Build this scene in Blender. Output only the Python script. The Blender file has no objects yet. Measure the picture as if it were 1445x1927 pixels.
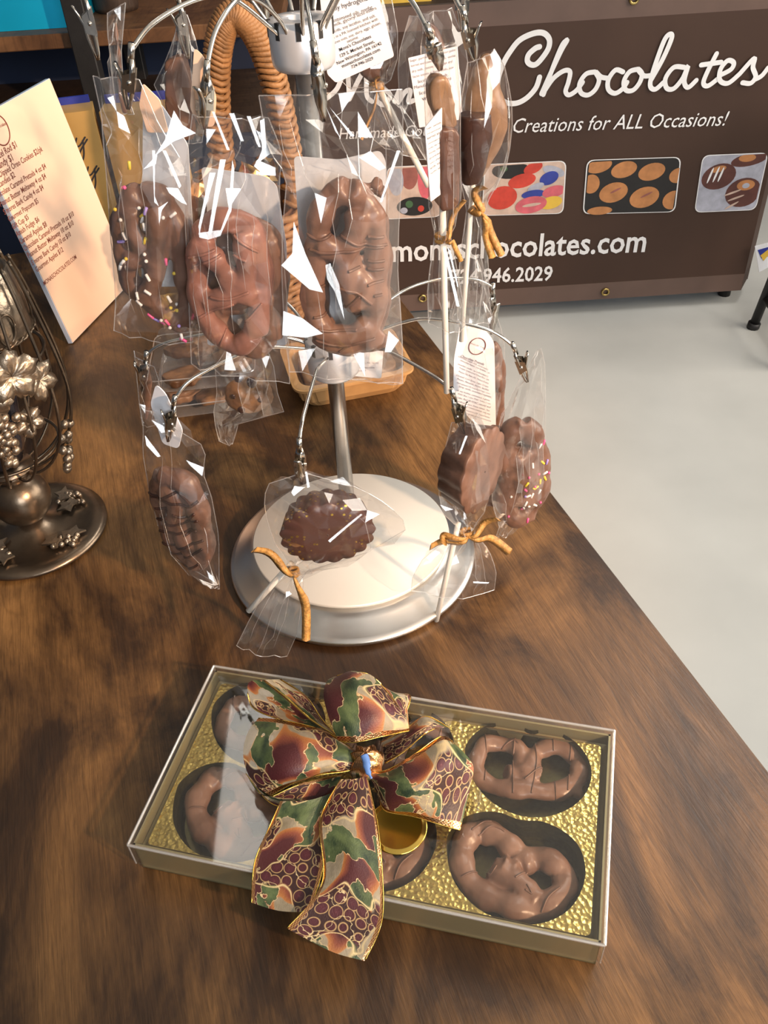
import bpy, math, random
from mathutils import Vector, Matrix, noise
from mathutils.bvhtree import BVHTree
from mathutils.geometry import delaunay_2d_cdt

# ------------------------------------------------------------------ camera, world, lights
SC = bpy.context.scene
COL = SC.collection
PW, PH, F = 1445.0, 1927.0, 1641.2
PITCH, ROLL = 0.7108, -0.0634
TZ, S = 0.75, 0.60                       # table top height, camera height above it
CAM = Vector((0, 0, TZ + S))
_f = Vector((0, math.cos(PITCH), -math.sin(PITCH)))
_u = Vector((0, math.sin(PITCH), math.cos(PITCH)))
_r = Vector((1, 0, 0))
_c, _s = math.cos(ROLL), math.sin(ROLL)
RX = _c * _r + _s * _u
UX = -_s * _r + _c * _u
cam = bpy.data.cameras.new('camera')
co = bpy.data.objects.new('camera', cam)
COL.objects.link(co)
cam.sensor_fit = 'VERTICAL'; cam.sensor_height = 24.0
cam.lens = 24.0 * F / PH
cam.clip_start = 0.02
co.matrix_world = Matrix(((RX.x, UX.x, -_f.x, CAM.x), (RX.y, UX.y, -_f.y, CAM.y), (RX.z, UX.z, -_f.z, CAM.z), (0, 0, 0, 1)))
SC.camera = co

W = bpy.data.worlds.new('world'); SC.world = W
W.use_nodes = True
W.node_tree.nodes['Background'].inputs[0].default_value = (0.82, 0.88, 1.0, 1)
W.node_tree.nodes['Background'].inputs[1].default_value = 0.09

def area(name, loc, target, sx, sy, power, color):
    l = bpy.data.lights.new(name, 'AREA'); l.shape = 'RECTANGLE'; l.size = sx; l.size_y = sy
    l.energy = power; l.color = color
    o = bpy.data.objects.new(name, l); COL.objects.link(o)
    o.location = loc
    o.rotation_euler = (Vector(target) - Vector(loc)).to_track_quat('-Z', 'Y').to_euler()
    return o
# shop front window behind and to the right of the camera, ceiling panels, one warm spot
area('shop_window_light', (1.0, -2.3, 1.9), (0.0, 0.8, 0.8), 1.3, 1.0, 40, (0.93, 0.97, 1.0))
area('side_window_light', (2.9, 0.9, 1.75), (0.2, 0.8, 0.5), 2.2, 1.5, 70, (1.0, 0.90, 0.78))
area('ceiling_panel_light', (-0.53, 1.72, 2.85), (-0.53, 1.72, 0), 0.17, 0.72, 1.1, (1.0, 0.95, 0.88))
area('ceiling_panel_light', (1.3, 1.9, 2.85), (1.3, 1.9, 0), 0.6, 1.2, 22, (1.0, 0.96, 0.9))
sp = bpy.data.lights.new('track_spot', 'SPOT'); sp.energy = 230; sp.color = (1.0, 0.66, 0.42)
sp.spot_size = math.radians(44); sp.spot_blend = 0.8; sp.shadow_soft_size = 0.04
so = bpy.data.objects.new('track_spot', sp); COL.objects.link(so)
so.location = (1.35, -0.75, 1.95)
so.rotation_euler = (Vector((0.12, 0.92, 0.86)) - so.location).to_track_quat('-Z', 'Y').to_euler()

SC.view_settings.view_transform = 'Standard'
SC.view_settings.look = 'None'
SC.view_settings.gamma = 1.0
SC.view_settings.use_curve_mapping = False
SC.view_settings.exposure = 0.40
SC.cycles.transparent_max_bounces = 40
SC.cycles.max_bounces = 10

# ------------------------------------------------------------------ pixel helpers
def ray(x, y):
    return (RX * ((x - PW / 2) / F) + UX * (-(y - PH / 2) / F) + _f)
def atz(x, y, z):
    d = ray(x, y); return CAM + d * ((z - CAM.z) / d.z)
def aty(x, y, Y):
    d = ray(x, y); return CAM + d * (Y / d.y)
def V(*a): return Vector(a)
def pxm(p):
    'metres per pixel at a point'
    return (Vector(p) - CAM).dot(_f) / F

class Fr:
    'a working plane: origin O, normal N, right X, up Y'
    def __init__(s, O, az=-90, tilt=0, N=None, X=None, Y=None):
        s.O = Vector(O)
        if N is None:
            a = math.radians(az); t = math.radians(tilt)
            N = V(math.cos(a) * math.cos(t), math.sin(a) * math.cos(t), math.sin(t))
        s.N = Vector(N).normalized()
        if X is None:
            up = V(0, 0, 1) if Y is None else Vector(Y)
            X = up.cross(s.N)
        s.X = Vector(X).normalized()
        s.Y = s.N.cross(s.X).normalized()
    def px(s, x, y):
        d = ray(x, y); t = (s.O - CAM).dot(s.N) / d.dot(s.N)
        q = CAM + d * t - s.O
        return q.dot(s.X), q.dot(s.Y)
    def pt(s, u, v, n=0):
        return s.O + s.X * u + s.Y * v + s.N * n
    def P(s, x, y, n=0):
        u, v = s.px(x, y); return s.pt(u, v, n)

def flat(z, O=None):
    return Fr(O or (0, 0, z), N=(0, 0, 1), X=(1, 0, 0))

# ------------------------------------------------------------------ mesh builder
class MB:
    def __init__(s): s.v = []; s.f = []; s.m = []; s.uv = {}
    def add(s, verts, faces, mi=0, uvs=None):
        b = len(s.v); s.v += [Vector(p) for p in verts]
        for i, q in enumerate(faces):
            if uvs: s.uv[len(s.f)] = [uvs[k] for k in q]
            s.f.append(tuple(b + k for k in q)); s.m.append(mi)
    def box(s, c, size, R=None, mi=0, bev=0):
        c = Vector(c); hx, hy, hz = [k / 2 for k in size]
        b = min(bev, hx, hy, hz)
        if b <= 0:
            vs = [V(x, y, z) for z in (-hz, hz) for x, y in ((-hx, -hy), (hx, -hy), (hx, hy), (-hx, hy))]
            fs = [(3, 2, 1, 0), (4, 5, 6, 7), (0, 1, 5, 4), (1, 2, 6, 5), (2, 3, 7, 6), (3, 0, 4, 7)]
        else:
            def ring(x, y, z): return [V(-x + b, -y, z), V(x - b, -y, z), V(x, -y + b, z), V(x, y - b, z), V(x - b, y, z), V(-x + b, y, z), V(-x, y - b, z), V(-x, -y + b, z)]
            def rin(z): return [V(k.x * (hx - b) / hx, k.y * (hy - b) / hy, z) for k in ring(hx, hy, z)]
            rs = [rin(-hz), ring(hx, hy, -hz + b), ring(hx, hy, hz - b), rin(hz)]
            vs = sum(rs, []); fs = []
            for k in range(3):
                for i in range(8):
                    j = (i + 1) % 8; fs.append((k * 8 + i, k * 8 + j, k * 8 + 8 + j, k * 8 + 8 + i))
            fs += [tuple(range(7, -1, -1)), tuple(range(24, 32))]
        if R is not None: vs = [R @ p for p in vs]
        s.add([c + p for p in vs], fs, mi)
    def tube(s, pts, r, seg=8, mi=0, cap=True, closed=False, flatn=None, sq=1.0):
        pts = [Vector(p) for p in pts]; n = len(pts)
        if n < 2: return
        rs = list(r) if isinstance(r, (list, tuple)) else [r] * n
        vs = []; prev = None
        for i in range(n):
            if closed: t = pts[(i + 1) % n] - pts[i - 1]
            else: t = pts[min(i + 1, n - 1)] - pts[max(i - 1, 0)]
            if t.length < 1e-9: t = V(0, 0, 1)
            t.normalize()
            if flatn is not None: a = Vector(flatn)
            elif prev is None: a = V(0, 0, 1) if abs(t.z) < .9 else V(1, 0, 0)
            else: a = prev
            a = a - t * a.dot(t)
            if a.length < 1e-6: a = t.orthogonal()
            a.normalize(); prev = a; b = t.cross(a)
            for k in range(seg):
                th = 2 * math.pi * k / seg
                vs.append(pts[i] + a * (rs[i] * sq * math.cos(th)) + b * (rs[i] * math.sin(th)))
        fs = []
        for i in range(n if closed else n - 1):
            j = (i + 1) % n
            for k in range(seg):
                l = (k + 1) % seg
                fs.append((i * seg + k, i * seg + l, j * seg + l, j * seg + k))
        if cap and not closed:
            fs.append(tuple(range(seg - 1, -1, -1))); fs.append(tuple((n - 1) * seg + k for k in range(seg)))
        s.add(vs, fs, mi)
    def lathe(s, prof, c, seg=48, mi=0, axis=None, X=None):
        c = Vector(c); Z = Vector(axis).normalized() if axis is not None else V(0, 0, 1)
        X = Vector(X) if X is not None else (V(1, 0, 0) if abs(Z.x) < .9 else V(0, 1, 0))
        X = (X - Z * X.dot(Z)).normalized(); Y = Z.cross(X)
        vs = []
        for (r, z) in prof:
            for k in range(seg):
                a = 2 * math.pi * k / seg
                vs.append(c + Z * z + X * (r * math.cos(a)) + Y * (r * math.sin(a)))
        fs = []
        for i in range(len(prof) - 1):
            for k in range(seg):
                l = (k + 1) % seg; fs.append((i * seg + k, i * seg + l, (i + 1) * seg + l, (i + 1) * seg + k))
        if prof[0][0] > 1e-6: fs.append(tuple(range(seg - 1, -1, -1)))
        if prof[-1][0] > 1e-6: fs.append(tuple((len(prof) - 1) * seg + k for k in range(seg)))
        s.add(vs, fs, mi)
    def sphere(s, c, r, seg=12, mi=0, sc=(1, 1, 1)):
        n = max(5, seg // 2)
        c = Vector(c); vs = []
        for i in range(n + 1):
            ph = math.pi * i / n
            for k in range(seg):
                a = 2 * math.pi * k / seg
                vs.append(c + V(r * sc[0] * math.sin(ph) * math.cos(a), r * sc[1] * math.sin(ph) * math.sin(a), -r * sc[2] * math.cos(ph)))
        fs = []
        for i in range(n):
            for k in range(seg):
                l = (k + 1) % seg; fs.append((i * seg + k, i * seg + l, (i + 1) * seg + l, (i + 1) * seg + k))
        s.add(vs, fs, mi)
    def prism(s, fr, poly, n0, n1, mi=0, holes=()):
        'polygon (u, v list) of a frame extruded from n0 to n1'
        loops = [list(poly)] + [list(h) for h in holes]
        vs2 = []; edges = []; idx = []
        for lp in loops:
            b = len(vs2); vs2 += [Vector(p) for p in lp]; k = len(lp)
            edges += [(b + i, b + (i + 1) % k) for i in range(k)]; idx.append((b, k))
        ov, oe, of, *_ = delaunay_2d_cdt([Vector((p[0], p[1])) for p in vs2], edges, [], 0, 1e-7)
        def inside(c, lp):
            r = False; j = len(lp) - 1
            for i in range(len(lp)):
                if (lp[i][1] > c[1]) != (lp[j][1] > c[1]) and c[0] < (lp[j][0] - lp[i][0]) * (c[1] - lp[i][1]) / (lp[j][1] - lp[i][1]) + lp[i][0]: r = not r
                j = i
            return r
        tri = []
        for q in of:
            c = sum((ov[k] for k in q), Vector((0, 0))) / len(q)
            if inside(c, loops[0]) and not any(inside(c, h) for h in loops[1:]): tri.append(tuple(q))
        N = len(ov)
        s.add([fr.pt(p[0], p[1], n1) for p in ov], tri, mi)
        if abs(n1 - n0) > 1e-9:
            s.add([fr.pt(p[0], p[1], n0) for p in ov], [q[::-1] for q in tri], mi)
            for lp in loops:
                k = len(lp)
                vv = [fr.pt(p[0], p[1], n0) for p in lp] + [fr.pt(p[0], p[1], n1) for p in lp]
                s.add(vv, [(i, (i + 1) % k, k + (i + 1) % k, k + i) for i in range(k)], mi)
    def build(s, name, mats, parent=None, smooth=True):
        me = bpy.data.meshes.new(name)
        org = Vector(parent['_org']) if parent is not None else V(0, 0, 0)
        me.from_pydata([p - org for p in s.v], [], s.f)
        if not isinstance(mats, (list, tuple)): mats = [mats]
        for m in mats: me.materials.append(m)
        me.polygons.foreach_set('material_index', s.m)
        me.polygons.foreach_set('use_smooth', [smooth] * len(s.f))
        if s.uv:
            ul = me.uv_layers.new(name='UVMap')
            for i, p in enumerate(me.polygons):
                if i in s.uv:
                    for j, li in enumerate(p.loop_indices): ul.data[li].uv = s.uv[i][j]
        me.update()
        o = bpy.data.objects.new(name, me); COL.objects.link(o)
        if parent is not None:
            o.parent = parent; o['_org'] = org
        else: o['_org'] = V(0, 0, 0)
        return o

def link_mesh(name, me, parent, mats=None):
    o = bpy.data.objects.new(name, me); COL.objects.link(o)
    if parent is not None: o.parent = parent; o['_org'] = parent['_org']
    if mats is not None:
        me.materials.clear()
        for m in (mats if isinstance(mats, (list, tuple)) else [mats]): me.materials.append(m)
    return o

def thing(name, label, cat, loc, group=None):
    o = bpy.data.objects.new(name, None); COL.objects.link(o)
    o.empty_display_size = .02
    o.location = loc; o['_org'] = Vector(loc)
    return tag(o, label, cat, group)
def tag(o, label, cat, group=None):
    o['label'] = label; o['category'] = cat
    if group: o['group'] = group
    return o
def struct(o):
    o['kind'] = 'structure'; return o
def recenter(o):
    'origin of a top level mesh to the middle of its bottom'
    me = o.data; xs = [v.co for v in me.vertices]
    c = V((min(p.x for p in xs) + max(p.x for p in xs)) / 2, (min(p.y for p in xs) + max(p.y for p in xs)) / 2, min(p.z for p in xs))
    me.transform(Matrix.Translation(-c)); o.location = c; o['_org'] = c
    return o

def spline(pts, n, closed=False):
    'catmull-rom through points of any dimension'
    pts = [Vector(p) for p in pts]; m = len(pts)
    if m < 3 and not closed: 
        return [pts[0].lerp(pts[-1], i / (n - 1)) for i in range(n)]
    out = []
    segs = m if closed else m - 1
    for i in range(n):
        t = i / n * segs if closed else i / (n - 1) * segs
        k = min(int(t), segs - 1); t -= k
        if closed: a, b, c, d = pts[(k - 1) % m], pts[k], pts[(k + 1) % m], pts[(k + 2) % m]
        else: a, b, c, d = pts[max(k - 1, 0)], pts[k], pts[k + 1], pts[min(k + 2, m - 1)]
        out.append(0.5 * ((2 * b) + (c - a) * t + (2 * a - 5 * b + 4 * c - d) * t * t + (3 * b - a - 3 * c + d) * t ** 3))
    return out

# ------------------------------------------------------------------ materials
def nmat(name):
    m = bpy.data.materials.new(name); m.use_nodes = True
    nt = m.node_tree; nt.nodes.clear()
    out = nt.nodes.new('ShaderNodeOutputMaterial')
    return m, nt, out
def N(nt, t, **kw):
    n = nt.nodes.new(t)
    for k, v in kw.items():
        if k.startswith('i_'):
            key = k[2:]
            n.inputs[int(key) if key.isdigit() else key.replace('_', ' ')].default_value = v
        else: setattr(n, k, v)
    return n
def L(nt, a, b): nt.links.new(a, b)
def ramp(nt, fac, stops, interp='LINEAR'):
    r = nt.nodes.new('ShaderNodeValToRGB'); r.color_ramp.interpolation = interp
    el = r.color_ramp.elements
    while len(el) < len(stops): el.new(0.5)
    for e, (p, c) in zip(el, stops):
        e.position = p; e.color = (*c, 1) if len(c) == 3 else c
    L(nt, fac, r.inputs[0]); return r
def noise_bump(nt, p, scale, strength, dist=.002, detail=3, coord='Object', stretch=None):
    tc = N(nt, 'ShaderNodeTexCoord'); v = tc.outputs[coord]
    if stretch:
        mp = N(nt, 'ShaderNodeMapping', i_Scale=stretch); L(nt, v, mp.inputs[0]); v = mp.outputs[0]
    nz = N(nt, 'ShaderNodeTexNoise', i_Scale=scale, i_Detail=detail); L(nt, v, nz.inputs['Vector'])
    b = N(nt, 'ShaderNodeBump', i_Strength=strength, i_Distance=dist); L(nt, nz.outputs[0], b.inputs['Height'])
    L(nt, b.outputs[0], p.inputs['Normal']); return nz
def plain(name, col, rough=.5, metal=0, var=.12, scale=30, bump=0, bscale=200, spec=.5, coat=0, trans=0):
    m, nt, out = nmat(name)
    p = N(nt, 'ShaderNodeBsdfPrincipled'); L(nt, p.outputs[0], out.inputs[0])
    tc = N(nt, 'ShaderNodeTexCoord')
    nz = N(nt, 'ShaderNodeTexNoise', i_Scale=scale, i_Detail=4); L(nt, tc.outputs['Object'], nz.inputs['Vector'])
    lo = tuple(max(0, c * (1 - var)) for c in col); hi = tuple(min(1, c * (1 + var)) for c in col)
    r = ramp(nt, nz.outputs[0], [(.3, lo), (.7, hi)])
    L(nt, r.outputs[0], p.inputs['Base Color'])
    p.inputs['Roughness'].default_value = rough; p.inputs['Metallic'].default_value = metal
    p.inputs['Specular IOR Level'].default_value = spec
    p.inputs['Coat Weight'].default_value = coat
    p.inputs['Transmission Weight'].default_value = trans
    if bump: noise_bump(nt, p, bscale, bump)
    return m
def film(name, base=.05, k=1.0, rough=.06, tint=(1, 1, 1), bump=.25, bscale=60, haze=.02):
    'thin clear plastic'
    m, nt, out = nmat(name)
    tr = N(nt, 'ShaderNodeBsdfTransparent', i_Color=(*tint, 1))
    gl = N(nt, 'ShaderNodeBsdfGlossy', i_Roughness=rough, i_Color=(1, 1, 1, 1))
    df = N(nt, 'ShaderNodeBsdfDiffuse', i_Color=(.9, .9, .92, 1))
    tc = N(nt, 'ShaderNodeTexCoord')
    nz = N(nt, 'ShaderNodeTexNoise', i_Scale=bscale, i_Detail=1); L(nt, tc.outputs['Object'], nz.inputs['Vector'])
    b = N(nt, 'ShaderNodeBump', i_Strength=bump, i_Distance=.002); L(nt, nz.outputs[0], b.inputs['Height'])
    L(nt, b.outputs[0], gl.inputs['Normal'])
    fr = N(nt, 'ShaderNodeLayerWeight', i_Blend=.5); L(nt, b.outputs[0], fr.inputs['Normal'])
    pw = N(nt, 'ShaderNodeMath', operation='POWER', i_1=4.0); L(nt, fr.outputs['Facing'], pw.inputs[0])
    ml = N(nt, 'ShaderNodeMath', operation='MULTIPLY_ADD', i_1=k, i_2=base, use_clamp=True); L(nt, pw.outputs[0], ml.inputs[0])
    a = N(nt, 'ShaderNodeMixShader', i_Fac=haze); L(nt, tr.outputs[0], a.inputs[1]); L(nt, df.outputs[0], a.inputs[2])
    x = N(nt, 'ShaderNodeMixShader'); L(nt, ml.outputs[0], x.inputs[0]); L(nt, a.outputs[0], x.inputs[1]); L(nt, gl.outputs[0], x.inputs[2])
    L(nt, x.outputs[0], out.inputs[0]); return m
def choc(name, a, b, rough=.38, scale=45, spec=.4):
    m, nt, out = nmat(name)
    p = N(nt, 'ShaderNodeBsdfPrincipled', i_Roughness=rough); L(nt, p.outputs[0], out.inputs[0])
    p.inputs['Specular IOR Level'].default_value = spec
    tc = N(nt, 'ShaderNodeTexCoord')
    nz = N(nt, 'ShaderNodeTexNoise', i_Scale=scale, i_Detail=5, i_Distortion=.6); L(nt, tc.outputs['Object'], nz.inputs['Vector'])
    r = ramp(nt, nz.outputs[0], [(.32, a), (.68, b)]); L(nt, r.outputs[0], p.inputs['Base Color'])
    noise_bump(nt, p, 70, .35, .0025, 3)
    p.inputs['Subsurface Weight'].default_value = 0
    return m

def wood(name, dark, mid, light, blotch=5.0, rough=.42, grain=(70, 5, 5)):
    m, nt, out = nmat(name)
    p = N(nt, 'ShaderNodeBsdfPrincipled'); L(nt, p.outputs[0], out.inputs[0])
    tc = N(nt, 'ShaderNodeTexCoord')
    mp = N(nt, 'ShaderNodeMapping', i_Scale=grain); L(nt, tc.outputs['Object'], mp.inputs[0])
    mb = N(nt, 'ShaderNodeMapping', i_Scale=(1.5, .75, 1)); L(nt, tc.outputs['Object'], mb.inputs[0])
    bl = N(nt, 'ShaderNodeTexNoise', i_Scale=blotch, i_Detail=6, i_Roughness=.62, i_Distortion=.8); L(nt, mb.outputs[0], bl.inputs['Vector'])
    g1 = N(nt, 'ShaderNodeTexNoise', i_Scale=2.2, i_Detail=6, i_Roughness=.7, i_Distortion=1.4); L(nt, mp.outputs[0], g1.inputs['Vector'])
    mw = N(nt, 'ShaderNodeMapping', i_Scale=(9, .9, 1)); L(nt, tc.outputs['Object'], mw.inputs[0])
    wv = N(nt, 'ShaderNodeTexNoise', i_Scale=1.3, i_Detail=3, i_Distortion=2.2); L(nt, mw.outputs[0], wv.inputs['Vector'])
    fr = N(nt, 'ShaderNodeMath', operation='MULTIPLY', i_1=14.0); L(nt, wv.outputs[0], fr.inputs[0])
    fr2 = N(nt, 'ShaderNodeMath', operation='PINGPONG', i_1=1.0); L(nt, fr.outputs[0], fr2.inputs[0])
    r1 = ramp(nt, bl.outputs[0], [(.24, dark), (.44, mid), (.70, light)])
    r2 = ramp(nt, g1.outputs[0], [(.3, (.42, .40, .38)), (.62, (1.12, 1.1, 1.08))])
    r3 = ramp(nt, fr2.outputs[0], [(0, (.62, .6, .58)), (.35, (1, 1, 1))])
    m1 = N(nt, 'ShaderNodeMixRGB', blend_type='MULTIPLY', i_Fac=.85); L(nt, r1.outputs[0], m1.inputs[1]); L(nt, r2.outputs[0], m1.inputs[2])
    m2 = N(nt, 'ShaderNodeMixRGB', blend_type='MULTIPLY', i_Fac=.6); L(nt, m1.outputs[0], m2.inputs[1]); L(nt, r3.outputs[0], m2.inputs[2])
    L(nt, m2.outputs[0], p.inputs['Base Color'])
    p.inputs['Roughness'].default_value = rough
    b = N(nt, 'ShaderNodeBump', i_Strength=.25, i_Distance=.0008); L(nt, g1.outputs[0], b.inputs['Height']); L(nt, b.outputs[0], p.inputs['Normal'])
    return m

def gold_foil(name, col, scale=170, strength=.7, rough=.22):
    m, nt, out = nmat(name)
    p = N(nt, 'ShaderNodeBsdfPrincipled', i_Metallic=1.0, i_Roughness=rough); L(nt, p.outputs[0], out.inputs[0])
    tc = N(nt, 'ShaderNodeTexCoord')
    vo = N(nt, 'ShaderNodeTexVoronoi', i_Scale=scale); L(nt, tc.outputs['Object'], vo.inputs['Vector'])
    nz = N(nt, 'ShaderNodeTexNoise', i_Scale=scale * .6, i_Detail=2); L(nt, tc.outputs['Object'], nz.inputs['Vector'])
    ad = N(nt, 'ShaderNodeMath', operation='ADD'); L(nt, vo.outputs[0], ad.inputs[0]); L(nt, nz.outputs[0], ad.inputs[1])
    b = N(nt, 'ShaderNodeBump', i_Strength=strength, i_Distance=.0015); L(nt, ad.outputs[0], b.inputs['Height']); L(nt, b.outputs[0], p.inputs['Normal'])
    r = ramp(nt, nz.outputs[0], [(.3, tuple(c * .8 for c in col)), (.7, col)]); L(nt, r.outputs[0], p.inputs['Base Color'])
    return m

def ribbon_mat():
    'printed sheer ribbon: grapes, leaves and pears on cream, gold woven edges; UV in metres along / 0..1 across'
    m, nt, out = nmat('printed_ribbon')
    p = N(nt, 'ShaderNodeBsdfPrincipled', i_Roughness=.45); 
    tc = N(nt, 'ShaderNodeTexCoord'); uv = tc.outputs['UV']
    sx = N(nt, 'ShaderNodeSeparateXYZ'); L(nt, uv, sx.inputs[0])
    mp = N(nt, 'ShaderNodeMapping', i_Scale=(1, .05, 1)); L(nt, uv, mp.inputs[0])
    dn = N(nt, 'ShaderNodeTexNoise', i_Scale=90, i_Detail=3); L(nt, mp.outputs[0], dn.inputs['Vector'])
    def thr(fac, a, b): return ramp(nt, fac, [(a, (0, 0, 0)), (b, (1, 1, 1))]).outputs[0]
    def zone(seed, scale, a, b, det=1.5):
        mm = N(nt, 'ShaderNodeMapping', i_Location=(seed, seed * .37, 0), i_Scale=(1, .05, 1)); L(nt, uv, mm.inputs[0])
        n = N(nt, 'ShaderNodeTexNoise', i_Scale=scale, i_Detail=det, i_Roughness=.45); L(nt, mm.outputs[0], n.inputs['Vector'])
        return thr(n.outputs[0], a, b), n.outputs[0]
    def mix(fac, a, b):
        x = N(nt, 'ShaderNodeMixRGB'); L(nt, fac, x.inputs[0])
        for i, c in ((1, a), (2, b)):
            if isinstance(c, tuple): x.inputs[i].default_value = (*c, 1)
            else: L(nt, c, x.inputs[i])
        return x.outputs[0]
    cream = ramp(nt, dn.outputs[0], [(.3, (.30, .26, .17)), (.7, (.46, .41, .31))]).outputs[0]
    zp, zpn = zone(3.1, 24, .46, .47)               # pears / apples
    pear = ramp(nt, zpn, [(.46, (.40, .17, .045)), (.51, (.20, .055, .028)), (.56, (.060, .011, .014))]).outputs[0]
    zl, zln = zone(7.7, 46, .53, .54, 4)            # leaves
    leaf = ramp(nt, dn.outputs[0], [(.35, (.012, .03, .014)), (.65, (.09, .13, .05))]).outputs[0]
    zg, zgn = zone(12.3, 24, .535, .545)                # grape clusters
    vo = N(nt, 'ShaderNodeTexVoronoi', i_Scale=115, i_Randomness=.38); L(nt, mp.outputs[0], vo.inputs['Vector'])
    gr = ramp(nt, vo.outputs[0], [(0, (.16, .05, .06)), (.10, (.075, .014, .022)), (.43, (.055, .010, .016)), (.46, (.42, .29, .14)), (.49, (.34, .22, .10)), (.53, (.03, .010, .010))]).outputs[0]
    c = mix(zp, cream, pear); c = mix(zl, c, leaf); c = mix(zg, c, gr)
    # glitter outlines where a zone ends
    rim = ramp(nt, zgn, [(.522, (0, 0, 0)), (.530, (1, 1, 1)), (.537, (0, 0, 0))]).outputs[0]
    rim2 = ramp(nt, zln, [(.520, (0, 0, 0)), (.527, (1, 1, 1)), (.533, (0, 0, 0))]).outputs[0]
    c = mix(rim, c, (.72, .58, .30)); c = mix(rim2, c, (.70, .58, .32))
    ed = N(nt, 'ShaderNodeMath', operation='PINGPONG', i_1=.5); L(nt, sx.outputs[1], ed.inputs[0])
    em = ramp(nt, ed.outputs[0], [(.07, (1, 1, 1)), (.08, (0, 0, 0))]).outputs[0]
    ck = N(nt, 'ShaderNodeTexChecker', i_Scale=1.0, i_Color1=(.80, .44, .20, 1), i_Color2=(.30, .12, .05, 1))
    cm = N(nt, 'ShaderNodeMapping', i_Scale=(480, 55, 1)); L(nt, uv, cm.inputs[0]); L(nt, cm.outputs[0], ck.inputs[0])
    c = mix(em, c, ck.outputs[0])
    L(nt, c, p.inputs['Base Color'])
    L(nt, em, p.inputs['Metallic'])
    rr = ramp(nt, em, [(0, (.5, .5, .5)), (1, (.25, .25, .25))]); L(nt, rr.outputs[0], p.inputs['Roughness'])
    wv = N(nt, 'ShaderNodeTexNoise', i_Scale=900, i_Detail=1); L(nt, tc.outputs['Object'], wv.inputs['Vector'])
    b = N(nt, 'ShaderNodeBump', i_Strength=.35, i_Distance=.0006); L(nt, wv.outputs[0], b.inputs['Height']); L(nt, b.outputs[0], p.inputs['Normal'])
    tr = N(nt, 'ShaderNodeBsdfTransparent')
    # sheer only where cream
    s1 = N(nt, 'ShaderNodeMath', operation='MAXIMUM'); L(nt, zp, s1.inputs[0]); L(nt, zl, s1.inputs[1])
    s2 = N(nt, 'ShaderNodeMath', operation='MAXIMUM'); L(nt, s1.outputs[0], s2.inputs[0]); L(nt, zg, s2.inputs[1])
    s3 = N(nt, 'ShaderNodeMath', operation='MAXIMUM'); L(nt, s2.outputs[0], s3.inputs[0]); L(nt, em, s3.inputs[1])
    s4 = N(nt, 'ShaderNodeMath', operation='MULTIPLY_ADD', i_1=.32, i_2=.66, use_clamp=True); L(nt, s3.outputs[0], s4.inputs[0])
    x = N(nt, 'ShaderNodeMixShader'); L(nt, s4.outputs[0], x.inputs[0]); L(nt, tr.outputs[0], x.inputs[1]); L(nt, p.outputs[0], x.inputs[2])
    L(nt, x.outputs[0], out.inputs[0])
    return m

M = {}
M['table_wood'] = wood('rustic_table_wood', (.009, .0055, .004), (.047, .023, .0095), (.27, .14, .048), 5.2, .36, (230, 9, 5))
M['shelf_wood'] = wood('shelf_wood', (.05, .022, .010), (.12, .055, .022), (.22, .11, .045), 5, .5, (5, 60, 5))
M['dark_wood'] = wood('shaded_shelf_wood', (.018, .010, .007), (.04, .022, .013), (.07, .04, .022), 5, .6, (5, 60, 5))  # shelf brown with the shade painted in for lower boards; plain dark brown elsewhere
M['floor'] = plain('grey_epoxy_floor', (.50, .50, .475), .24, 0, .10, 2.2, .04, 8)
M['navy'] = plain('navy_wall_paint', (.010, .020, .055), .7, 0, .2, 6)
M['ceiling'] = plain('ceiling_white', (.8, .78, .74), .8, 0, .04, 3)
M['black_metal'] = plain('black_powder_coat', (.012, .011, .011), .5, 0, .2, 60, .1, 400)
M['satin'] = plain('satin_aluminium', (.72, .71, .69), .30, 1, .03, 20)
M['satin_top'] = plain('pearl_silver_disc', (.80, .77, .71), .46, .45, .02, 20)
M['hub'] = plain('painted_silver_hub', (.66, .67, .70), .38, .55, .03, 30)
M['pole'] = plain('brushed_steel_pole', (.42, .41, .40), .26, 1, .08, 60)
M['chrome'] = plain('nickel_wire', (.72, .69, .64), .16, 1, .05, 80)
M['clip'] = plain('nickel_clip', (.60, .56, .50), .20, 1, .15, 120)
M['film'] = film('cellophane', .085, .5, .06, (.985, .98, .975), .15, 55, .018)
M['film_edge'] = film('cellophane_fold', .16, .5, .12, (.97, .97, .97), .2, 60, .12)
M['lid'] = film('clear_lid', .040, .5, .03, (.985, .985, .97), .02, 9, .006)
M['lid_edge'] = film('clear_lid_edge', .28, 1.2, .22, (.95, .94, .9), .1, 40, .22)
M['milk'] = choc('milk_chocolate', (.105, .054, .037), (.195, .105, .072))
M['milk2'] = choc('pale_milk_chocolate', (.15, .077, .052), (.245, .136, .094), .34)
M['dark'] = choc('dark_chocolate', (.030, .014, .011), (.060, .028, .020), .3)
M['mid'] = choc('chocolate', (.075, .032, .020), (.125, .058, .036), .33)
M['warm_tint_milk'] = choc('warm_tinted_milk_chocolate', (.205, .092, .068), (.31, .145, .11), .36)  # milk chocolate with a patch of warm light tinted into its colour
M['caramel'] = choc('caramel', (.16, .085, .042), (.28, .165, .09), .35)
M['card'] = plain('white_backing_card', (.60, .63, .68), .6, 0, .05, 18)
M['paper'] = plain('label_paper', (.80, .81, .86), .7, 0, .02, 20)
M['menu_paper'] = plain('menu_paper', (.85, .59, .43), .6, 0, .03, 8)  # warm light falling on the menu is put into the paper colour
M['ink'] = plain('black_ink', (.02, .02, .025), .8, 0, .1, 80)
M['brown_ink'] = plain('brown_ink', (.19, .045, .03), .8, 0, .1, 80)
M['grey_ink'] = plain('grey_ink', (.22, .20, .24), .8, 0, .1, 80)
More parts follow.
